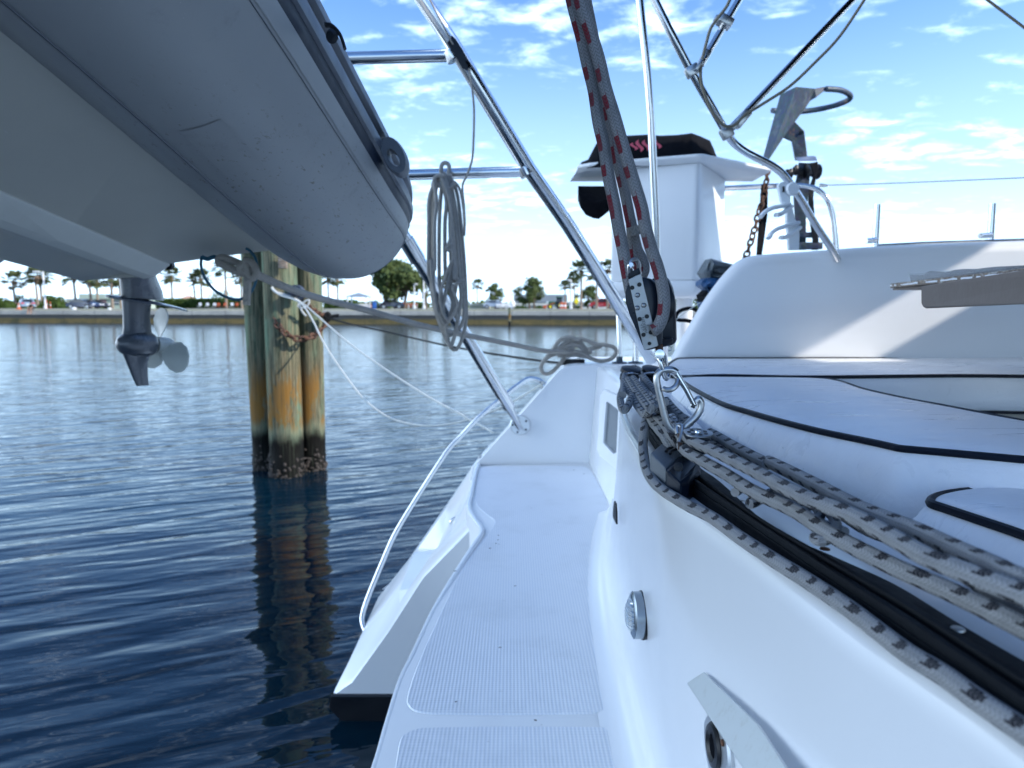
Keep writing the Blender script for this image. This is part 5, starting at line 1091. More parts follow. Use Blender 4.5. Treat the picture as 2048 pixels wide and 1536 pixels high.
m = MB(); m.lathe([(rs*1.12, -.006), (rs*1.15, 0), (rs*1.12, .006)], P(1268, 462, .972), P(1274, 496, .972)-P(1261, 440, .972), 14); tag(m.build('rope_whipping', M['line']), 'grey whipping band round the middle mainsheet strand', 'whipping')
blk = thing('pulley_block', P(1300, 620, YB_), 'black pulley block with a drilled steel side strap hanging on the mainsheet', 'pulley')
def pr(L, Y, vec, name, mat, par, bev=.0015, sm=0, smooth=30):
    q = [P(x, y, Y) for x, y in L]
    if sm: q = catmull(q, sm, True)
    m = MB(); m.prism(q, vec); return m.build(name, M[mat], par, smooth=smooth, bevel=bev)
fd = V((.016, .020, -.001))
pr([(1283, 553), (1300, 558), (1311, 571), (1318, 592), (1320, 615), (1320, 645), (1319, 670), (1318, 690), (1300, 697), (1287, 699), (1281, 684), (1270, 658), (1257, 628), (1250, 605), (1249, 588), (1253, 572), (1262, 560)], .945, fd*.45, 'front_cheek', 'navy', blk, .0022)
pr([(1300, 560), (1318, 548), (1334, 556), (1343, 576), (1348, 604), (1349, 640), (1350, 680), (1346, 689), (1318, 694), (1300, 697), (1300, 640)], .985, V((.006, .012, 0)), 'rear_cheek', 'navy', blk, .003)
m = MB(); cc = P(1303, 610, .965); m.lathe([(.030, -.008), (.033, -.0075), (.028, -.003), (.027, 0), (.028, .003), (.033, .0075), (.030, .008)], cc, (.75, .66, -.03), 40); m.build('sheave', M['black'], blk)
m = MB(); m.prism([P(1292, 680, .955), P(1318, 678, .955), P(1346, 676, .975), P(1347, 690, .975), P(1318, 696, .955), P(1292, 701, .955)], (.004, .022, 0)); m.build('block_foot', M['navy'], blk, bevel=.002)
sp = MB()
st_l = [(1256.5, 559), (1282, 547)]; sb = [(1288, 701), (1317, 692)]
def sq(u, v_): # strap coordinates: u across 0..1, v down 0..1
    a_ = V((*st_l[0], 0)).lerp(V((*st_l[1], 0)), u); b_ = V((*sb[0], 0)).lerp(V((*sb[1], 0)), u); q = a_.lerp(b_, v_); return P(q.x, q.y, .9415)
sp.prism([sq(0, 0), sq(1, 0), sq(1, .985), sq(.93, 1), sq(.07, 1), sq(0, .985)], (.0005, .0022, 0)); M['strapsteel'] = m_steel('strap_steel', .36, (.33,.34,.35), .6); strap = sp.build('steel_strap', M['strapsteel'], blk, smooth=0, bevel=.0005)
ow = lambda x, y: P(x/6.4+1180, y/6.4+480, .9405)
axs = (P(1300, 620, .96)-P(1300, 620, .94)).normalized(); axs = V((-.05, -1, .02))
for (x, y) in ((540, 610), (632, 570), (635, 1012), (728, 978), (685, 1213), (778, 1183), (762, 1325)):
    m = MB(); rr = .0026 if y < 1300 else .0022; m.lathe([(rr*1.12, -.0012), (rr*1.12, .0004), (rr, .0004), (rr*.95, -.0004), (0, -.0005)], ow(x, y), axs, 16); m.build('strap_hole', M['black'], strap)
for (x, y) in ((610, 705), (607, 870), (690, 835)):
    m = MB(); m.lathe([(.0033, -.001), (.0032, .0008), (.0024, .0018), (.0012, .0023), (0, .0024)], ow(x, y), axs, 16); m.build('rivet', M['strapsteel'], strap)
# engraved lettering along the strap
def text(body, size, px0, py0, px1, py1, Y, mat, par, name='lettering'):
    cu = bpy.data.curves.new(name, 'FONT'); cu.body = body; cu.size = size; cu.extrude = .00003; cu.align_x = 'LEFT'
    o = bpy.data.objects.new(name+'_tmp', cu); SC.collection.objects.link(o); bpy.context.view_layer.update()
    dg = bpy.context.evaluated_depsgraph_get(); me = bpy.data.meshes.new_from_object(o.evaluated_get(dg)); bpy.data.objects.remove(o)
    a_, b_ = P(px0, py0, Y), P(px1, py1, Y); x = (b_-a_).normalized(); z = V((0, -1, 0)); z = (z-x*z.dot(x)).normalized(); y = z.cross(x)
    mm = Matrix((x, y, z)).transposed(); me.transform(Matrix.Translation(a_-OFF[par.name]) @ mm.to_4x4()); me.materials.append(M[mat]); me.name = name
    ob = bpy.data.objects.new(name, me); SC.collection.objects.link(ob); ob.parent = par; OFF[ob.name] = OFF[par.name]; return ob
M['engrave'] = m_plain('engraving', (.10,.105,.11), .5, metal=.5)
text('HARKEN', .0056, 1295.5, 666, 1288.5, 636, .9402, 'engrave', strap); text('U.S.A.', .0044, 1288.5, 662, 1283.5, 642, .9402, 'engrave', strap); text('8', .0044, 1298, 652, 1297, 644, .9402, 'engrave', strap)
# upper bracket and shackle
pr([(1256, 558), (1257, 546), (1278, 535), (1282, 547)], .943, (.002, .018, 0), 'head_bracket', 'rubber', blk)
m = MB(); m.tube([P(*q) for q in ((1259, 553, .95), (1258, 540, .945), (1259, 528, .943), (1265, 520, .945), (1272, 520, .95), (1277, 527, .953), (1278, 540, .955), (1279, 549, .955))], .0028, 10, sm=4); m.build('head_shackle', M['steel2'], blk)
m = MB(); m.lathe([(.0042, -.002), (.0044, .002), (.003, .003)], P(1262, 530, .941), (-.2, -1, .1), 14); m.build('shackle_pin', M['steel'], blk)
# bottom swivel
m = MB(); m.cyl(P(1318, 690, .955), P(1319, 705, .95), .0052, 14); m.build('swivel', M['rust'], blk)
m = MB(); m.tube(pp([(1331, 693), (1337, 692), (1343, 696), (1341, 701), (1336, 701)], .965), .0005, 6, sm=4); m.build('seizing_wire', M['steel2'], blk)
# bow shackle
sh = thing('bow_shackle', P(1322, 730, .94), 'small twisted steel shackle joining the pulley to the snap hook', 'shackle')
m = MB(); m.lathe([(.0062, -.004), (.0066, .0), (.0062, .003), (.0025, .0035)], P(1319, 708, .935), (-.1, -1, .05), 20); m.build('pin_head', M['steel'], sh)
m = MB(); m.tube([P(*q) for q in ((1316, 708, .942), (1317, 716, .94), (1321, 724, .938), (1324, 736, .938), (1328, 748, .94), (1332, 757, .943), (1336, 752, .95), (1334, 738, .955), (1331, 724, .955), (1328, 712, .952), (1324, 706, .948))], .0034, 12, sm=5); m.build('bow', M['steel'], sh)
# snap hook
hkx = thing('snap_hook', P(1350, 800, .94), 'polished steel snap hook linking the mainsheet shackle to the traveller car', 'snap hook')
m = MB(); m.tube([P(*q) for q in ((1353, 745, .94), (1345, 740, .94), (1334, 739.5, .94), (1322, 742, .94), (1315, 750, .94), (1313.5, 762, .94), (1317, 780, .94), (1321, 797, .94), (1328, 826, .94), (1334, 845, .94), (1343, 858, .94), (1354, 864, .94), (1364, 860, .94), (1376, 848, .94), (1391, 834, .94), (1400, 820, .94), (1402, 806, .94), (1397, 798, .94), (1392, 804, .94))], .0049, 14, sm=6); hb = m.build('hook_body', M['steel2'], hkx)
m = MB(); m.tube([P(1351, 744, .94), P(1372, 778, .938), P(1390, 813, .937)], lambda t: .0042-.001*t, 12); m.build('gate', M['steel'], hkx)
m = MB(); m.tube([P(1382, 809, .937), P(1390, 812, .937)], .0035, 10); m.build('gate_nose', M['steel'], hkx)
m = MB(); m.tube([P(*q) for q in ((1326, 777, .935), (1335, 780, .932), (1346, 777, .932), (1354, 768, .935), (1355, 757, .94), (1349, 748, .943))], .0038, 10, sm=4); m.build('eye_ring', M['steel2'], hkx)
# traveller car
car_ = thing('traveller_car', PZ(1345, 925, 1.70), 'traveller car with grey ribbed slider and navy plastic end cap on the black track', 'traveller car')
def pzr(L, z, vec, name, mat, par, bev=.0015):
    m = MB(); m.prism([PZ(x, y, z) for x, y in L], vec); return m.build(name, M[mat], par, smooth=20, bevel=bev)
M['carg'] = m_plain('grey_anodised', (.16,.175,.19), .4)
body = [P(1300, 905, .93), P(1326, 884, 1.0), P(1366, 905, .97), P(1332, 938, .89)]
m = MB(); m.loft([[p+V((0, 0, -.034)) for p in body], body]); m.build('slider', M['carg'], car_, smooth=0, bevel=.003)
for k in range(2): m = MB(); m.tube([P(1332+k*8, 903+k*5, .945-.01*k), P(1336+k*8, 898+k*4, .955-.01*k), P(1345+k*8, 895+k*4, .965-.01*k)], .002, 8, sm=3); m.build('groove', M['black'], car_)
cap = [P(1331, 939, .875), P(1362, 908, .96), P(1400, 925, .93), P(1402, 945, .90), P(1388, 950, .88), P(1378, 966, .86), P(1360, 966, .85)]
m = MB(); m.loft([[p+V((0, 0, -.033)) for p in cap], cap]); m.build('end_cap', M['navy'], car_, smooth=0, bevel=.004)
m = MB(); m.lathe([(.0058, -.001), (.0056, .0015), (.003, .002)], P(1357, 934, .862), (-.35, -1, .25), 16); m.build('cap_screw', M['black'], car_)
# the two control blocks with drilled plates
def ctrl_block(px, py, Y, r, label, k=1.0):
    c = P(px, py, Y); root = thing('control_block', c, label, 'pulley', 'control line blocks on the traveller car')
    m = MB(); m.lathe([(r*.9, -.022), (r, -.020), (r*.7, -.012), (r*.7, -.010), (r, -.003), (r*.95, -.001)], c, (.08, -.15, 1), 30); m.build('sheave', M['navy'], root)
    m = MB(); R_ = Matrix.Rotation(R(8), 3, 'X'); n = 28
    pts = []
    for i in range(n):
        t = 2*math.pi*i/n; x = math.cos(t)*r*1.12; y = math.sin(t)*r*1.05; x = max(-r*.95, min(r*1.15, x)); pts.append(c+R_ @ V((x, y, .001)))
    m.prism(pts, (0, 0, .002)); pl_ = m.build('drilled_plate', M['strapsteel'], root, smooth=20, bevel=.0006)
    for i in range(7):
        t = i*2*math.pi/7+.3; q = c+R_ @ V((math.cos(t)*r*.62, math.sin(t)*r*.62, .0034)); m = MB(); m.lathe([(r*.15, 0), (r*.14, .0004), (0, .0003)], q, R_ @ V((0, 0, 1)), 12); m.build('plate_hole', M['black'], pl_)
    m = MB(); m.lathe([(r*.24, 0), (r*.2, .002), (r*.08, .0025)], c+V((0, 0, .003)), R_ @ V((0, 0, 1)), 14); m.build('axle', M['steel'], pl_)
ctrl_block(1395, 869, .90, .0175, 'control block with drilled steel plate right of the snap hook foot')
ctrl_block(1357, 838, 1.06, .0185, 'control block with drilled steel plate behind the snap hook')
m = MB(); m.tube([P(*q) for q in ((1355, 868, .93), (1353, 855, .935), (1358, 850, .935), (1364, 855, .93), (1362, 870, .925), (1358, 885, .92))], .0032, 10, sm=4); tag(m.build('car_eye', M['steel2']), 'steel eye of the traveller car held by the snap hook', 'eye')
m = MB(); m.prism([P(1355, 868, .925), P(1364, 866, .925), P(1364, 900, .915), P(1356, 900, .915)], (.001, .004, 0)); tag(m.build('rusty_link_plate', M['rust'], bevel=.0008), 'rusty link plate below the steel eye', 'plate')

# control lines with black flecks
rc = .0071
g = 'black flecked control lines'
rope('control_line', pz([(1312, 818), (1302, 826), (1294, 838), (1289, 860), (1286, 885), (1287, 905), (1292, 935), (1305, 960), (1325, 980), (1374, 1010), (1424, 1035), (1478, 1074), (1540, 1115), (1614, 1161), (1701, 1219), (1809, 1302), (1888, 1351), (1962, 1405), (2048, 1463), (2300, 1640)], [1.728, 1.727, 1.724, 1.716, 1.70, 1.69, 1.68, 1.674, 1.67, 1.669]+[1.6685]*10), rc, 'ctrl', 'lowest black flecked control line lying along the white rim below the track', seg=12, group=g)
rope('control_line', pz([(1366, 870), (1385, 883), (1410, 894), (1434, 905), (1492, 934), (1507, 941), (1602, 991), (1697, 1028), (1784, 1074), (1850, 1112), (1912, 1138), (2048, 1190), (2300, 1290)], (1.728, 1.735)), rc, 'ctrl', 'brightest black flecked control line, from the front of the drilled block to the right edge', seg=12, group=g)
rope('control_line', pz([(1372, 880), (1363, 890), (1375, 905), (1405, 922), (1453, 949), (1507, 983), (1590, 1022), (1664, 1070), (1776, 1128), (1900, 1183), (2048, 1256), (2300, 1390)], (1.715, 1.705)), rc, 'ctrl', 'control line just below the brightest one, hugging the far edge of the track', seg=12, group=g)
rope('control_line', pz([(1420, 866), (1430, 871), (1473, 896), (1531, 926), (1540, 925), (1623, 966), (1726, 1020), (1830, 1061), (1912, 1099), (1995, 1136), (2048, 1160), (2300, 1240)], (1.722, 1.738)), rc, 'ctrl', 'uppermost black flecked control line next to the large cushion', seg=12, group=g)
rope('control_line', pz([(1425, 885), (1460, 912), (1520, 950), (1590, 985), (1660, 1012), (1740, 1060), (1830, 1090), (1930, 1150), (2048, 1215), (2300, 1330)], (1.705, 1.70)), rc*.95, 'ctrl', 'shaded control line running between the brightest and the uppermost one', seg=12, group=g)
# knotted bundle and far loops
rope('control_line', pz([(1470, 985), (1490, 975), (1508, 990), (1500, 1008), (1520, 1000), (1545, 985), (1575, 1000), (1600, 1020), (1625, 1010), (1640, 1032), (1618, 1045), (1650, 1050), (1690, 1065)], (1.700, 1.702)), rc*.7, 'ctrl', 'knotted control line tail lying on the track under the lines', seg=10, group=g)
rope('control_line', pz([(1512, 948), (1540, 960), (1560, 985), (1590, 990), (1612, 1005), (1650, 1018), (1672, 1048), (1650, 1080), (1630, 1075), (1660, 1060)], (1.712, 1.700)), rc*.7, 'ctrl', 'loose end of a control line tangled with the knotted tail', seg=10, group=g)
zf = (1.735, 1.72)
rope('control_line', pz([(1246, 790), (1247, 770), (1250, 748), (1257, 738), (1270, 735), (1281, 741), (1285, 756), (1288, 772), (1300, 795), (1320, 815), (1345, 832)], zf), rc, 'ctrl', 'control line looped over the far end block of the track', seg=10, group=g)
rope('control_line', pz([(1246, 762), (1255, 775), (1266, 795), (1280, 818), (1300, 840), (1325, 868), (1345, 900), (1362, 925)], [1.735, 1.735, 1.733, 1.73, 1.726, 1.72, 1.70, 1.68]), rc, 'ctrl', 'leftmost straight control line of the far bundle', seg=10, group=g)
rope('control_line', pz([(1256, 758), (1268, 778), (1284, 800), (1302, 822), (1328, 850), (1350, 882), (1375, 915)], [1.742, 1.74, 1.738, 1.735, 1.73, 1.715, 1.68]), rc, 'ctrl', 'second straight control line of the far bundle', seg=10, group=g)
rope('control_line', pz([(1266, 756), (1280, 775), (1297, 797), (1318, 822), (1345, 850), (1368, 880), (1390, 905)], [1.745, 1.744, 1.742, 1.739, 1.733, 1.72, 1.69]), rc, 'ctrl', 'third straight control line of the far bundle', seg=10, group=g)
rope('control_line', pz([(1286, 752), (1298, 768), (1312, 785), (1328, 806), (1350, 828), (1372, 850)], (1.735, 1.73)), rc, 'ctrl', 'rightmost straight control line of the far bundle', seg=10, group=g)
rope('control_line', pz([(1246, 775), (1241, 790), (1241, 806), (1247, 820), (1256, 812), (1262, 797), (1274, 789), (1292, 790), (1312, 799), (1330, 805)], (1.72, 1.748)), rc*.95, 'ctrl', 'control line wrapped once round the far bundle', seg=10, group=g)
rope('control_line', pz([(1302, 838), (1294, 833), (1300, 820), (1312, 816), (1322, 822), (1330, 833)], [1.69, 1.72, 1.752, 1.752, 1.74, 1.70]), rc*.95, 'ctrl', 'short hitch of control line in front of the far bundle', seg=10, group=g)
rope('control_line', pz([(1333, 800), (1345, 815), (1362, 832), (1380, 845)], (1.738, 1.735)), rc*.9, 'ctrl', 'control line end passing behind the snap hook', seg=10, group=g)
for (px, py, lb) in ((1263, 748, 'left'), (1305, 747, 'right')):
    c = PZ(px, py, 1.735); root = thing('end_block', c, 'black end block at the far end of the traveller track, '+lb+' one', 'pulley', 'end blocks of the traveller')
    m = MB(); m.lathe([(.018, -.02), (.024, -.018), (.024, -.006), (.018, 0), (.026, .004), (.024, .012), (.012, .015)], c+V((0, .02, 0)), (.1, -.3, 1), 24); m.build('housing', M['black'], root)
    m = MB(); m.tube([c+V((-.022, -.004, 0)), c+V((0, -.012, .004)), c+V((.022, -.004, 0))], .0018, 8, sm=3); m.build('pin', M['steel'], root)

# small leaf fragments on the steps
rnd = random.Random(21)
for (px, py, lb, k0) in ((997, 1071, 'top one of the short column of dark leaf fragments beside the recess corner', 1), (996, 1080, 'second from the top of the short column of leaf fragments beside the recess corner', 1), (992, 1087, 'third from the top of the short column of leaf fragments beside the recess corner', 1), (980, 1097, 'lowest and largest of the short column of leaf fragments beside the recess corner', 1.3),
        (1148, 940, 'dark leaf fragment at the far end of the step near the end wall', 1), (1168, 948, 'dark leaf fragment at the far right corner of the step by the portlight wall', 1), (910, 1142, 'dark leaf fragment lying on the raised left rim of the step', 1.2), (1030, 1172, 'round dark speck in the middle of the large nonskid panel', .9),
        (1000, 1295, 'dark bent twig fragment in the near half of the large nonskid panel', 1), (1071, 1441, 'dark fragment on the smooth band between the two nonskid panels', 1), (1224, 1347, 'dark star shaped insect on the smooth border right of the large nonskid panel', 1.5), (912, 1404, 'dark speck near the front left corner of the large nonskid panel', 1)):
    c = PZ(px, py, ZP+.006); s_ = rnd.uniform(.0035, .0045)*k0; an = rnd.uniform(0, 3)
    m = MB(); m.prism([c+V((math.cos(an+q)*s_*k_, math.sin(an+q)*s_*k_*.5, 0)) for q, k_ in ((0, 1.3), (1, .8), (2.2, .7), (3.1, 1.2), (4.2, .7), (5.3, .9))], (0, 0, .0012))
    tag(m.build('leaf_fragment', M['rubber'], smooth=0), lb, 'debris', 'leaf fragments on the steps')

# ------------------------------------------------------------------ coil, mooring lines
coil = thing('rope_coil', P(892, 345, 3.27), 'grey rope coil hanging from the lower davit crossbar', 'rope coil'); M['coil'] = M['line']
def sub(name, pts, r, mat, par, sm=6, seg=10): m = MB(); m.tube(pts, r, seg, sm=sm); return m.build(name, M[mat], par)
rl = .0085; rnd = random.Random(8)
loops = [(868, 862, 872, 668, 905, 700, 932, 650, 930, 915), (876, 868, 868, 640, 895, 668, 925, 640, 925, 908), (884, 878, 880, 620, 900, 692, 920, 610, 918, 905), (872, 856, 860, 600, 890, 650, 915, 560, 905, 900), (880, 888, 895, 600, 915, 640, 900, 540, 912, 902), (866, 870, 862, 560, 880, 630, 905, 520, 908, 898)]
for i, (x0, x1, x2, y2, x3, y3, x4, y4, x5, x6) in enumerate(loops):
    d = 3.20-.012*i; L = [(x6-10, 352), (x0+2, 358), (x1+4, 385+i*4), (x1, 450), (x1+1, 540), (x2, y2*.93), (x3, y3), (x4, y4), (x5, 560), (x5-6, 470), (x6, 390+i*3), (x6-14, 355)]
    sub('loop', [P(x+rnd.uniform(-2, 2), y, d) for x, y in L], rl, 'line', coil)
sub('hitch', pp([(886, 372), (884, 352), (882, 338), (885, 328), (892, 326), (898, 332), (897, 350), (893, 372), (898, 380)], 3.24), rl*1.1, 'line', coil)
sub('hitch', pp([(870, 362), (880, 372), (892, 378), (904, 372), (910, 362)], 3.16), rl*1.1, 'line', coil)
sub('tail', pp([(902, 360), (918, 375), (926, 410), (929, 450), (928, 472)], 3.17), rl*.7, 'line', coil)
sub('knot', pp([(904, 470), (898, 488), (894, 498), (904, 500), (901, 488), (908, 492)], 3.14), rl*1.1, 'line', coil, sm=4)
sub('cross_strand', pp([(905, 520), (888, 560), (880, 600), (895, 640), (915, 610), (905, 575), (930, 560)], 3.13), rl*.85, 'line', coil)
rope('davit_cord', pp([(840, -40), (870, 20), (897, 72), (908, 92)], (3.02, 3.06)), .0035, 'line', 'thin cord running down the face of the upper davit leg into the jam cleat', 'cord', sm=3)
rope('hanging_cord', pp([(938, 135), (944, 175), (948, 220), (947, 280), (944, 320), (934, 350), (925, 372), (928, 410), (930, 450)], 3.08), .0048, 'line', 'thin cord hanging from the black jam cleat to the coil', 'cord', sm=5)
# heavy dock line to the cleat
rope('dock_line', pp([(505, 545), (560, 570), (610, 588), (660, 602), (740, 622), (820, 645), (900, 664), (980, 680), (1040, 692), (1090, 702), (1150, 706)], (2.3, 4.3)), .0135, 'line', 'thick grey dock line crossing in front of the pilings to the deck cleat', 'rope', sm=4, seg=12)
dk = thing('bowline_knot', P(495, 542, 2.28), 'grey bowline knot with a long loop at the end of the thick dock line', 'knot')
sub('eye_loop', pp([(500, 545), (480, 528), (455, 518), (440, 516), (438, 524), (455, 534), (478, 544), (500, 550)], 2.28), .012, 'line', dk); sub('knot_turn', pp([(488, 522), (502, 525), (512, 540), (510, 552), (502, 556), (494, 545), (490, 530), (480, 536), (485, 545), (500, 540)], 2.25), .012, 'line', dk); sub('tail', pp([(496, 540), (495, 560), (494, 585), (493, 610)], 2.26), .012, 'line', dk)
rope('blue_line', pp([(404, 512), (402, 530), (408, 552), (422, 573), (440, 588), (465, 598), (485, 597), (503, 582), (512, 560), (514, 535), (510, 515), (500, 502), (492, 497)], 2.32), .0045, 'blueline', 'thin blue rope loop hanging below the dinghy stern', 'rope')
rope('blue_line', pp([(404, 514), (415, 518), (428, 514), (440, 520), (432, 514)], 2.3), .007, 'blueline', 'twisted knot of the blue rope at its left end', 'rope')
rope('black_mooring_line', pp([(650, 634), (700, 648), (780, 665), (860, 684), (940, 700), (1020, 713), (1100, 724), (1140, 727)], (8.0, 4.35)), .009, 'bline', 'thin black mooring line from the pilings to the deck', 'rope', sm=3)
m = MB(); m.tube(pp([(648, 630), (655, 640), (662, 634), (655, 626), (650, 636), (668, 632), (678, 631)], 8.0), .02, 8, sm=4); tag(m.build('black_knot', M['bline']), 'black knot with a frayed end beside the pale right piling', 'knot')
rope('white_mooring_line', pp([(544, 578), (560, 590), (585, 598), (604, 608), (625, 640), (650, 690), (690, 750), (730, 800), (780, 836), (840, 851), (900, 848), (960, 832), (1020, 806), (1068, 778), (1088, 766)], (7.65, 4.4)), .0075, 'wline', 'lower white mooring line sagging from the middle piling to the grab rail', 'rope', sm=5)
rope('white_mooring_line', pp([(606, 606), (640, 636), (700, 688), (770, 738), (850, 790), (920, 828), (985, 864)], (7.62, 4.6)), .0075, 'wline', 'upper white mooring line running straight from the piling to the hull', 'rope', sm=4)
rope('white_hitch', pp([(600, 604), (596, 612), (606, 616), (616, 610), (618, 600), (608, 604), (600, 612), (606, 625), (612, 632)], 7.6), .010, 'wline', 'white hitch knot on the front of the middle piling', 'knot', sm=4)
rope('white_strap_turn', pp([(543, 574), (552, 584), (570, 590), (590, 598), (602, 606)], 7.66), .014, 'wline', 'white line wrapped round the left side of the middle piling', 'rope', sm=4)
# cleat wraps
cw_ = thing('cleat_rope', P(1150, 705, 4.3), 'grey rope heaped in turns on the deck cleat with two hanging loops', 'rope coil')
for L in ([(1085, 725), (1105, 700), (1120, 680), (1140, 675), (1152, 680), (1165, 678), (1190, 688), (1210, 690), (1228, 695), (1232, 705), (1222, 718), (1200, 722), (1180, 716), (1160, 705), (1140, 702), (1120, 706), (1100, 712), (1088, 722), (1082, 735), (1088, 747), (1102, 745), (1118, 730), (1130, 715)],
          [(1112, 702), (1130, 685), (1145, 677), (1160, 684), (1172, 698), (1182, 706)], [(1118, 708), (1135, 692), (1155, 690), (1170, 702), (1176, 708)], [(1110, 700), (1125, 700), (1150, 692), (1165, 690)], [(1115, 712), (1130, 706), (1152, 703), (1172, 712)], [(1120, 714), (1128, 704), (1140, 698), (1152, 690), (1158, 684)], [(1178, 698), (1190, 696), (1202, 692)], [(1118, 702), (1126, 690), (1140, 684), (1158, 692), (1168, 700)], [(1112, 706), (1132, 712), (1150, 710), (1176, 714)]):
    sub('turn', pp(L, (4.26, 4.3)), .0125, 'line', cw_, sm=5)

# ------------------------------------------------------------------ dinghy
din = thing('inflatable_dinghy', (-1.2, 1.6, 2.2), 'grey rigid inflatable dinghy hanging in the davits, seen from below', 'dinghy')
TC = [(2.70, -.560, 2.205, .015), (2.69, -.562, 2.207, .06), (2.65, -.566, 2.212, .115), (2.57, -.570, 2.22, .165), (2.44, -.573, 2.232, .205), (2.25, -.574, 2.258, .230), (2.05, -.575, 2.285, .236), (1.7, -.575, 2.338, .238), (1.35, -.583, 2.392, .238), (1.0, -.598, 2.445, .238), (.7, -.615, 2.49, .238), (.35, -.64, 2.54, .238), (0, -.68, 2.59, .238), (-.4, -.75, 2.64, .236), (-.8, -.88, 2.7, .23)]
TC = [(y, x+.022*min(1, max(0, (y-1.75)/.7))-.085*max(0, (2.2-y)/1.1), z-.034*min(1, max(0, (y-1.0)/1.2))+.125*max(0, (2.2-y)/1.1), r) for y, x, z, r in TC if y > -.1]
def tci(t):
    i = min(len(TC)-2, int(t)); f = t-i; return [TC[i][k]+(TC[i+1][k]-TC[i][k])*f for k in range(4)]
TS = catmull([V((x, y, z)) for y, x, z, r in TC], 4); TR = [q.x for q in catmull([V((r, 0, 0)) for y, x, z, r in TC], 4)]
def tpt(i, ang, dr=0.0, mir=False):
    c = TS[i]; a_ = TS[max(0, i-1)]; b_ = TS[min(len(TS)-1, i+1)]; t = (a_-b_).normalized(); rt = t.cross(V((0, 0, 1))).normalized(); up = rt.cross(t)
    p = c+(rt*math.cos(ang)+up*math.sin(ang))*(TR[i]+dr)
    return V((2*XK-p.x, p.y, p.z)) if mir else p
XK = -1.235
for mir in (False, True):
    m = MB(); m.loft([[tpt(i, 2*math.pi*j/40, 0, mir) for j in range(40)] for i in range(len(TS))], True, True); tb_ = m.build('inflatable_tube', M['tubefab'], din, smooth=60)
    if mir: continue
    m = MB(); pts = [tpt(i, R(-96), .0005) for i in range(8, len(TS))]; m.tube(pts, .0022, 6); m.build('seam', M['tubedark'], tb_)
    m = MB(); pts = [tpt(i, R(-22), .0003) for i in range(14, len(TS))]; m.tube(pts, .0013, 6); m.build('seam', M['tubedark'], tb_)
    m = MB(); pts = [tpt(16, R(a_), .0005) for a_ in range(-110, 60, 6)]; m.tube(pts, .0014, 6); m.build('seam', M['tubedark'], tb_)
    # seam tape
    m = MB(); m.loft([[tpt(i, R(a_), .0012) for a_ in (-20, -14, -8, -3)] for i in range(14, len(TS))], closed=False, caps=False); m.build('seam_tape', M['tubefab'], tb_, smooth=60)
    m = MB(); m.loft([[tpt(i, R(a_), .0014) for a_ in (-132, -122, -112, -104, -97)] for i in range(10, len(TS))], closed=False, caps=False); m.build('chafe_strip', M['tubefab'], tb_, smooth=60)
    # rubbing strake: navy base and grey bulging centre
    for (a0, a1, h_, mt, nm) in ((-13, 32, .006, 'tubenavy', 'strake_base'), (-2, 9, .014, 'tubedark', 'rub_strake'), (12, 23, .022, 'tubedark', 'rub_strake'), (24, 29, .014, 'tubenavy', 'strake_edge')):
        m = MB(); rows_ = []
        for i in range(12, len(TS)):
            am = (a0+a1)/2; rows_.append([tpt(i, R(a0), -.004), tpt(i, R(a0+.25*(am-a0)), h_*.8), tpt(i, R(am), h_), tpt(i, R(a1-.25*(a1-am)), h_*.8), tpt(i, R(a1), -.004)])
        m.loft(rows_); m.build(nm, M[mt], tb_, smooth=60)
# glued patches on the tube
for (i0, a0, a1) in ((28, -84, -64), (35, -58, -44)):
    m = MB(); m.loft([[tpt(i, R(a0+(a1-a0)*k/4), .0012) for k in range(5)] for i in range(i0, i0+4)], closed=False, caps=False); m.build('glued_patch', M['tubefab'], din, smooth=60)
# handles on the tube
def handle(px, py, Y, s_, name='lifting_handle'):
    root_ = None; c = P(px, py, Y); m = MB(); n = 22
    o_, i_ = [], []
    for k in range(n):
        t = 2*math.pi*k/n; q = V((math.cos(t)*s_*.62+math.sin(t)*s_*-.30, 0, math.sin(t)*s_*.98)); o_.append(c+q); q2 = V((math.cos(t)*s_*.22+math.sin(t)*s_*-.14, 0, math.sin(t)*s_*.34-.1*s_)); i_.append(c+q2)
    m.loft([o_, [p+V((0, -.02, 0)) for p in [c+(p-c)*.9 for p in o_]], [p+V((0, -.02, 0)) for p in [c+(p-c)*1.3 for p in i_]], i_, [p+V((0, .03, 0)) for p in i_], [p+V((0, .03, 0)) for p in o_], o_], caps=False)
    return m.build(name, M['tubedark'], din, smooth=60)
handle(789, 313, 1.93, .052)
m = MB(); m.tube(pp([(650, 50), (664, 52), (678, 66), (686, 84), (690, 98)], 1.42), .008, 10, sm=4, flat=.4); m.build('handle_strap', M['rubber'], din)
m = MB(); m.lathe([(.008, -.008), (.014, 0), (.008, .008)], P(664, 72, 1.45), (.3, .9, .2), 20); m.build('valve_ring', M['rubber'], din)
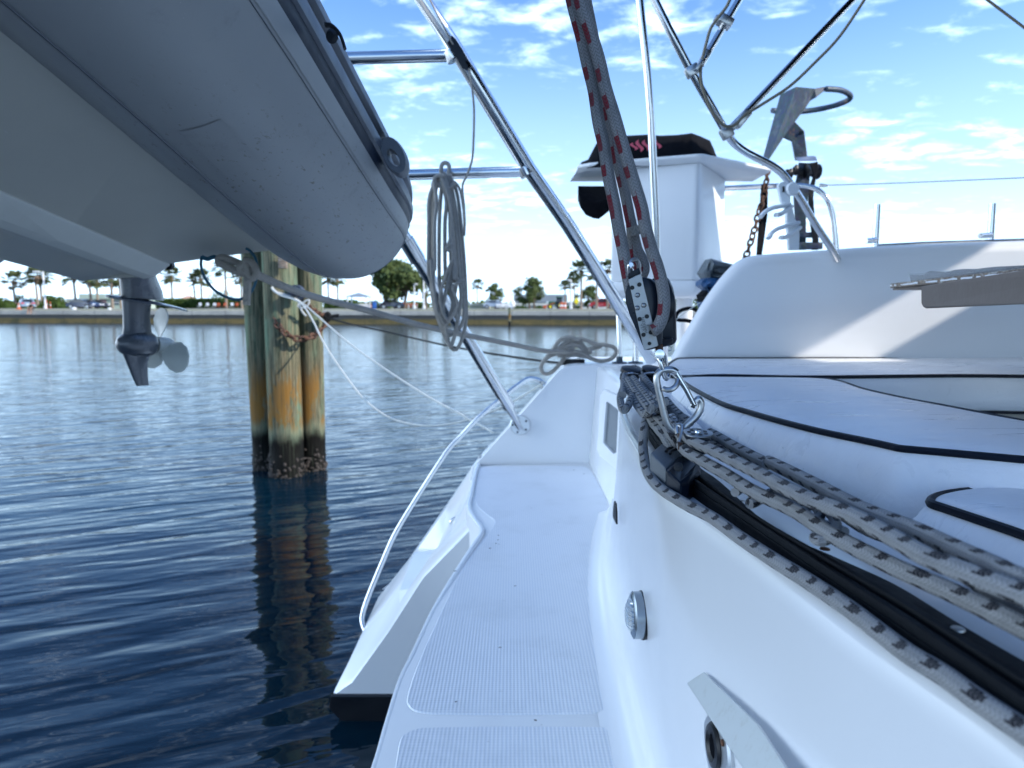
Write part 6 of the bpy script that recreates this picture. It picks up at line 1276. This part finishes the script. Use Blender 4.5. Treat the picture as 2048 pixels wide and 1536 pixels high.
# hull bottom
def H_(px, py, Y): return P(px, py, Y)
stn = []
Yt = 2.40
base_s = [(-.70, 2.10), (-.835, 2.083), (-1.150, 2.040), (-1.197, 2.003), (-1.232, 1.996), (-1.30, 2.008)]
base_p = [(-1.432, 1.983), (-1.60, 2.03), (-1.64, 2.05), (-1.80, 2.12)]
ys_ = [2.40, 2.2, 1.9, 1.6, 1.3, 1.0, .7, .4, .1]
def slope(k, Y): d = 2.40-Y; return k*d + .018*max(0, d-1.2)**2
rows_ = []
for Y in ys_:
    r0 = [V((x, Y, z+slope(sl, Y))) for (x, z), sl in zip(base_s, (.20, .20, .150, .150, .148, .150))]
    r1 = [V((x, Y, z+slope(sl, Y))) for (x, z), sl in zip(base_p, (.125, .14, .15, .2))]
    rows_.append(r0+r1)
m = MB(); m.loft([r+[V((-1.8, r[0].y, r[0].z+.25)), V((-.72, r[0].y, r[0].z+.22))] for r in rows_], closed=True, caps=True); dh = m.build('hull', M['dhull'], din, smooth=12, bevel=.006)
m = MB(); m.loft([[r[2]+V((0.01, 0, -.003)), r[3]+V((0, 0, -.006)), r[4]+V((-.004, 0, -.005)), r[4]+V((0, 0, .01)), r[2]+V((0, 0, .01))] for r in rows_]); m.build('keel_strip', M['dstrake'], dh, smooth=20, bevel=.003)
m = MB(); m.prism([V((-.72, 2.395, 2.10)), V((-1.15, 2.40, 2.05)), V((-1.24, 2.40, 2.0)), V((-1.43, 2.40, 1.99)), V((-1.75, 2.395, 2.12)), V((-1.75, 2.395, 2.5)), V((-.72, 2.395, 2.5))], (0, .04, 0)); m.build('transom', M['dhull'], din, smooth=0)
m = MB(); m.lathe([(.016, 0), (.016, .02), (.010, .022)], P(335, 530, 2.43), (0, 1, 0), 14); m.build('drain_plug', M['black'], din)

# ------------------------------------------------------------------ outboard lower unit
Yo = 2.50
mot = thing('outboard_motor', P(280, 640, Yo), 'dark grey outboard leg with a pale three bladed propeller under the dinghy', 'outboard motor')
ca = V((.36, .93, -.05)).normalized(); cp_ = V((.93, -.36, 0)).normalized(); cz = ca.cross(cp_)*-1
if cz.z < 0: cz = -cz
def ml(a_, p_, z_, c=None): return (c or MC)+ca*a_+cp_*p_+V((0, 0, 1))*z_
MC = P(279, 688, Yo)        # centre of gearcase
def foil(z, a0, a1, th, n=20, sh=0):
    out = []
    for k in range(n):
        t = 2*math.pi*k/n; x = (a0+a1)/2+(a1-a0)/2*math.cos(t); y = th/2*math.sin(t)*(1-.35*math.cos(t)); out.append(ml(x, y, z))
    return out
m = MB(); m.loft([foil(.29, -.065, .075, .075), foil(.24, -.06, .085, .070), foil(.19, -.058, .11, .066), foil(.158, -.058, .115, .062)]); m.build('leg', M['motor'], mot, smooth=50)
m = MB(); m.loft([foil(.150, -.058, .060, .045), foil(.10, -.058, .050, .038), foil(.055, -.06, .052, .038), foil(.03, -.065, .058, .048), foil(.01, -.07, .06, .06)]); m.build('strut', M['motor'], mot, smooth=50)
m = MB(); R_ = []
for (s_, w_, z_) in ((-.115, .008, .006), (-.10, .030, .005), (-.04, .052, .003), (.05, .062, -.002), (.12, .062, -.010), (.18, .045, -.020), (.205, .018, -.025)): R_.append([ml(s_, w_, .154+z_-.18*w_), ml(s_, w_*.5, .158+z_-.09*w_), ml(s_, -w_*.5, .158+z_+.09*w_), ml(s_, -w_, .154+z_+.18*w_), ml(s_, -w_, .149+z_+.18*w_), ml(s_, w_, .149+z_-.18*w_)])
m.loft(R_); m.build('cavitation_plate', M['motor'], mot, smooth=50)
m = MB(); m.lathe([(.002, -.088), (.018, -.083), (.033, -.068), (.043, -.042), (.046, -.01), (.046, .015), (.044, .036), (.040, .046), (.032, .05)], MC, ca, 28); m.build('gearcase', M['motor'], mot, smooth=50)
m = MB(); m.loft([foil(-.03, -.070, .045, .032), foil(-.07, -.055, .03, .022), foil(-.12, -.035, .028, .016), foil(-.148, -.022, .030, .012)]); m.build('skeg', M['motor'], mot, smooth=50)
m = MB(); m.box(ml(.03, -.016, .085), (.010, .010, .10)); m.build('water_intake', M['black'], mot)
hub = MC+ca*.088+V((.004, 0, -.004)); m = MB(); m.lathe([(.031, -.03), (.030, .0), (.027, .03), (.020, .045), (.014, .05)], hub, ca, 24); pw = m.build('propeller', M['prop'], mot, smooth=50)
for k in range(3):
    th0 = R(99)+k*2*math.pi/3; m = MB(); rows_ = []
    for (r_, wd, sk_) in ((.024, .040, 0), (.045, .070, .1), (.075, .104, .22), (.104, .106, .36), (.124, .080, .48), (.135, .034, .56)):
        row = []
        for u in (-1, -.5, 0, .5, 1):
            pit = math.atan2(.032, r_)*.9; off = u*wd/2; th = th0-sk_*.5+off*math.cos(pit)/r_; row.append(hub+ca*(off*math.sin(pit))+(cp_*math.cos(th)+V((0, 0, 1))*math.sin(th))*r_)
        rows_.append(row)
    vsf = [r for r in rows_]; m.loft([r+[p+ca*.004 for p in r[::-1]] for r in rows_]); m.build('blade', M['prop'], pw, smooth=60)
bpy.context.view_layer.update()
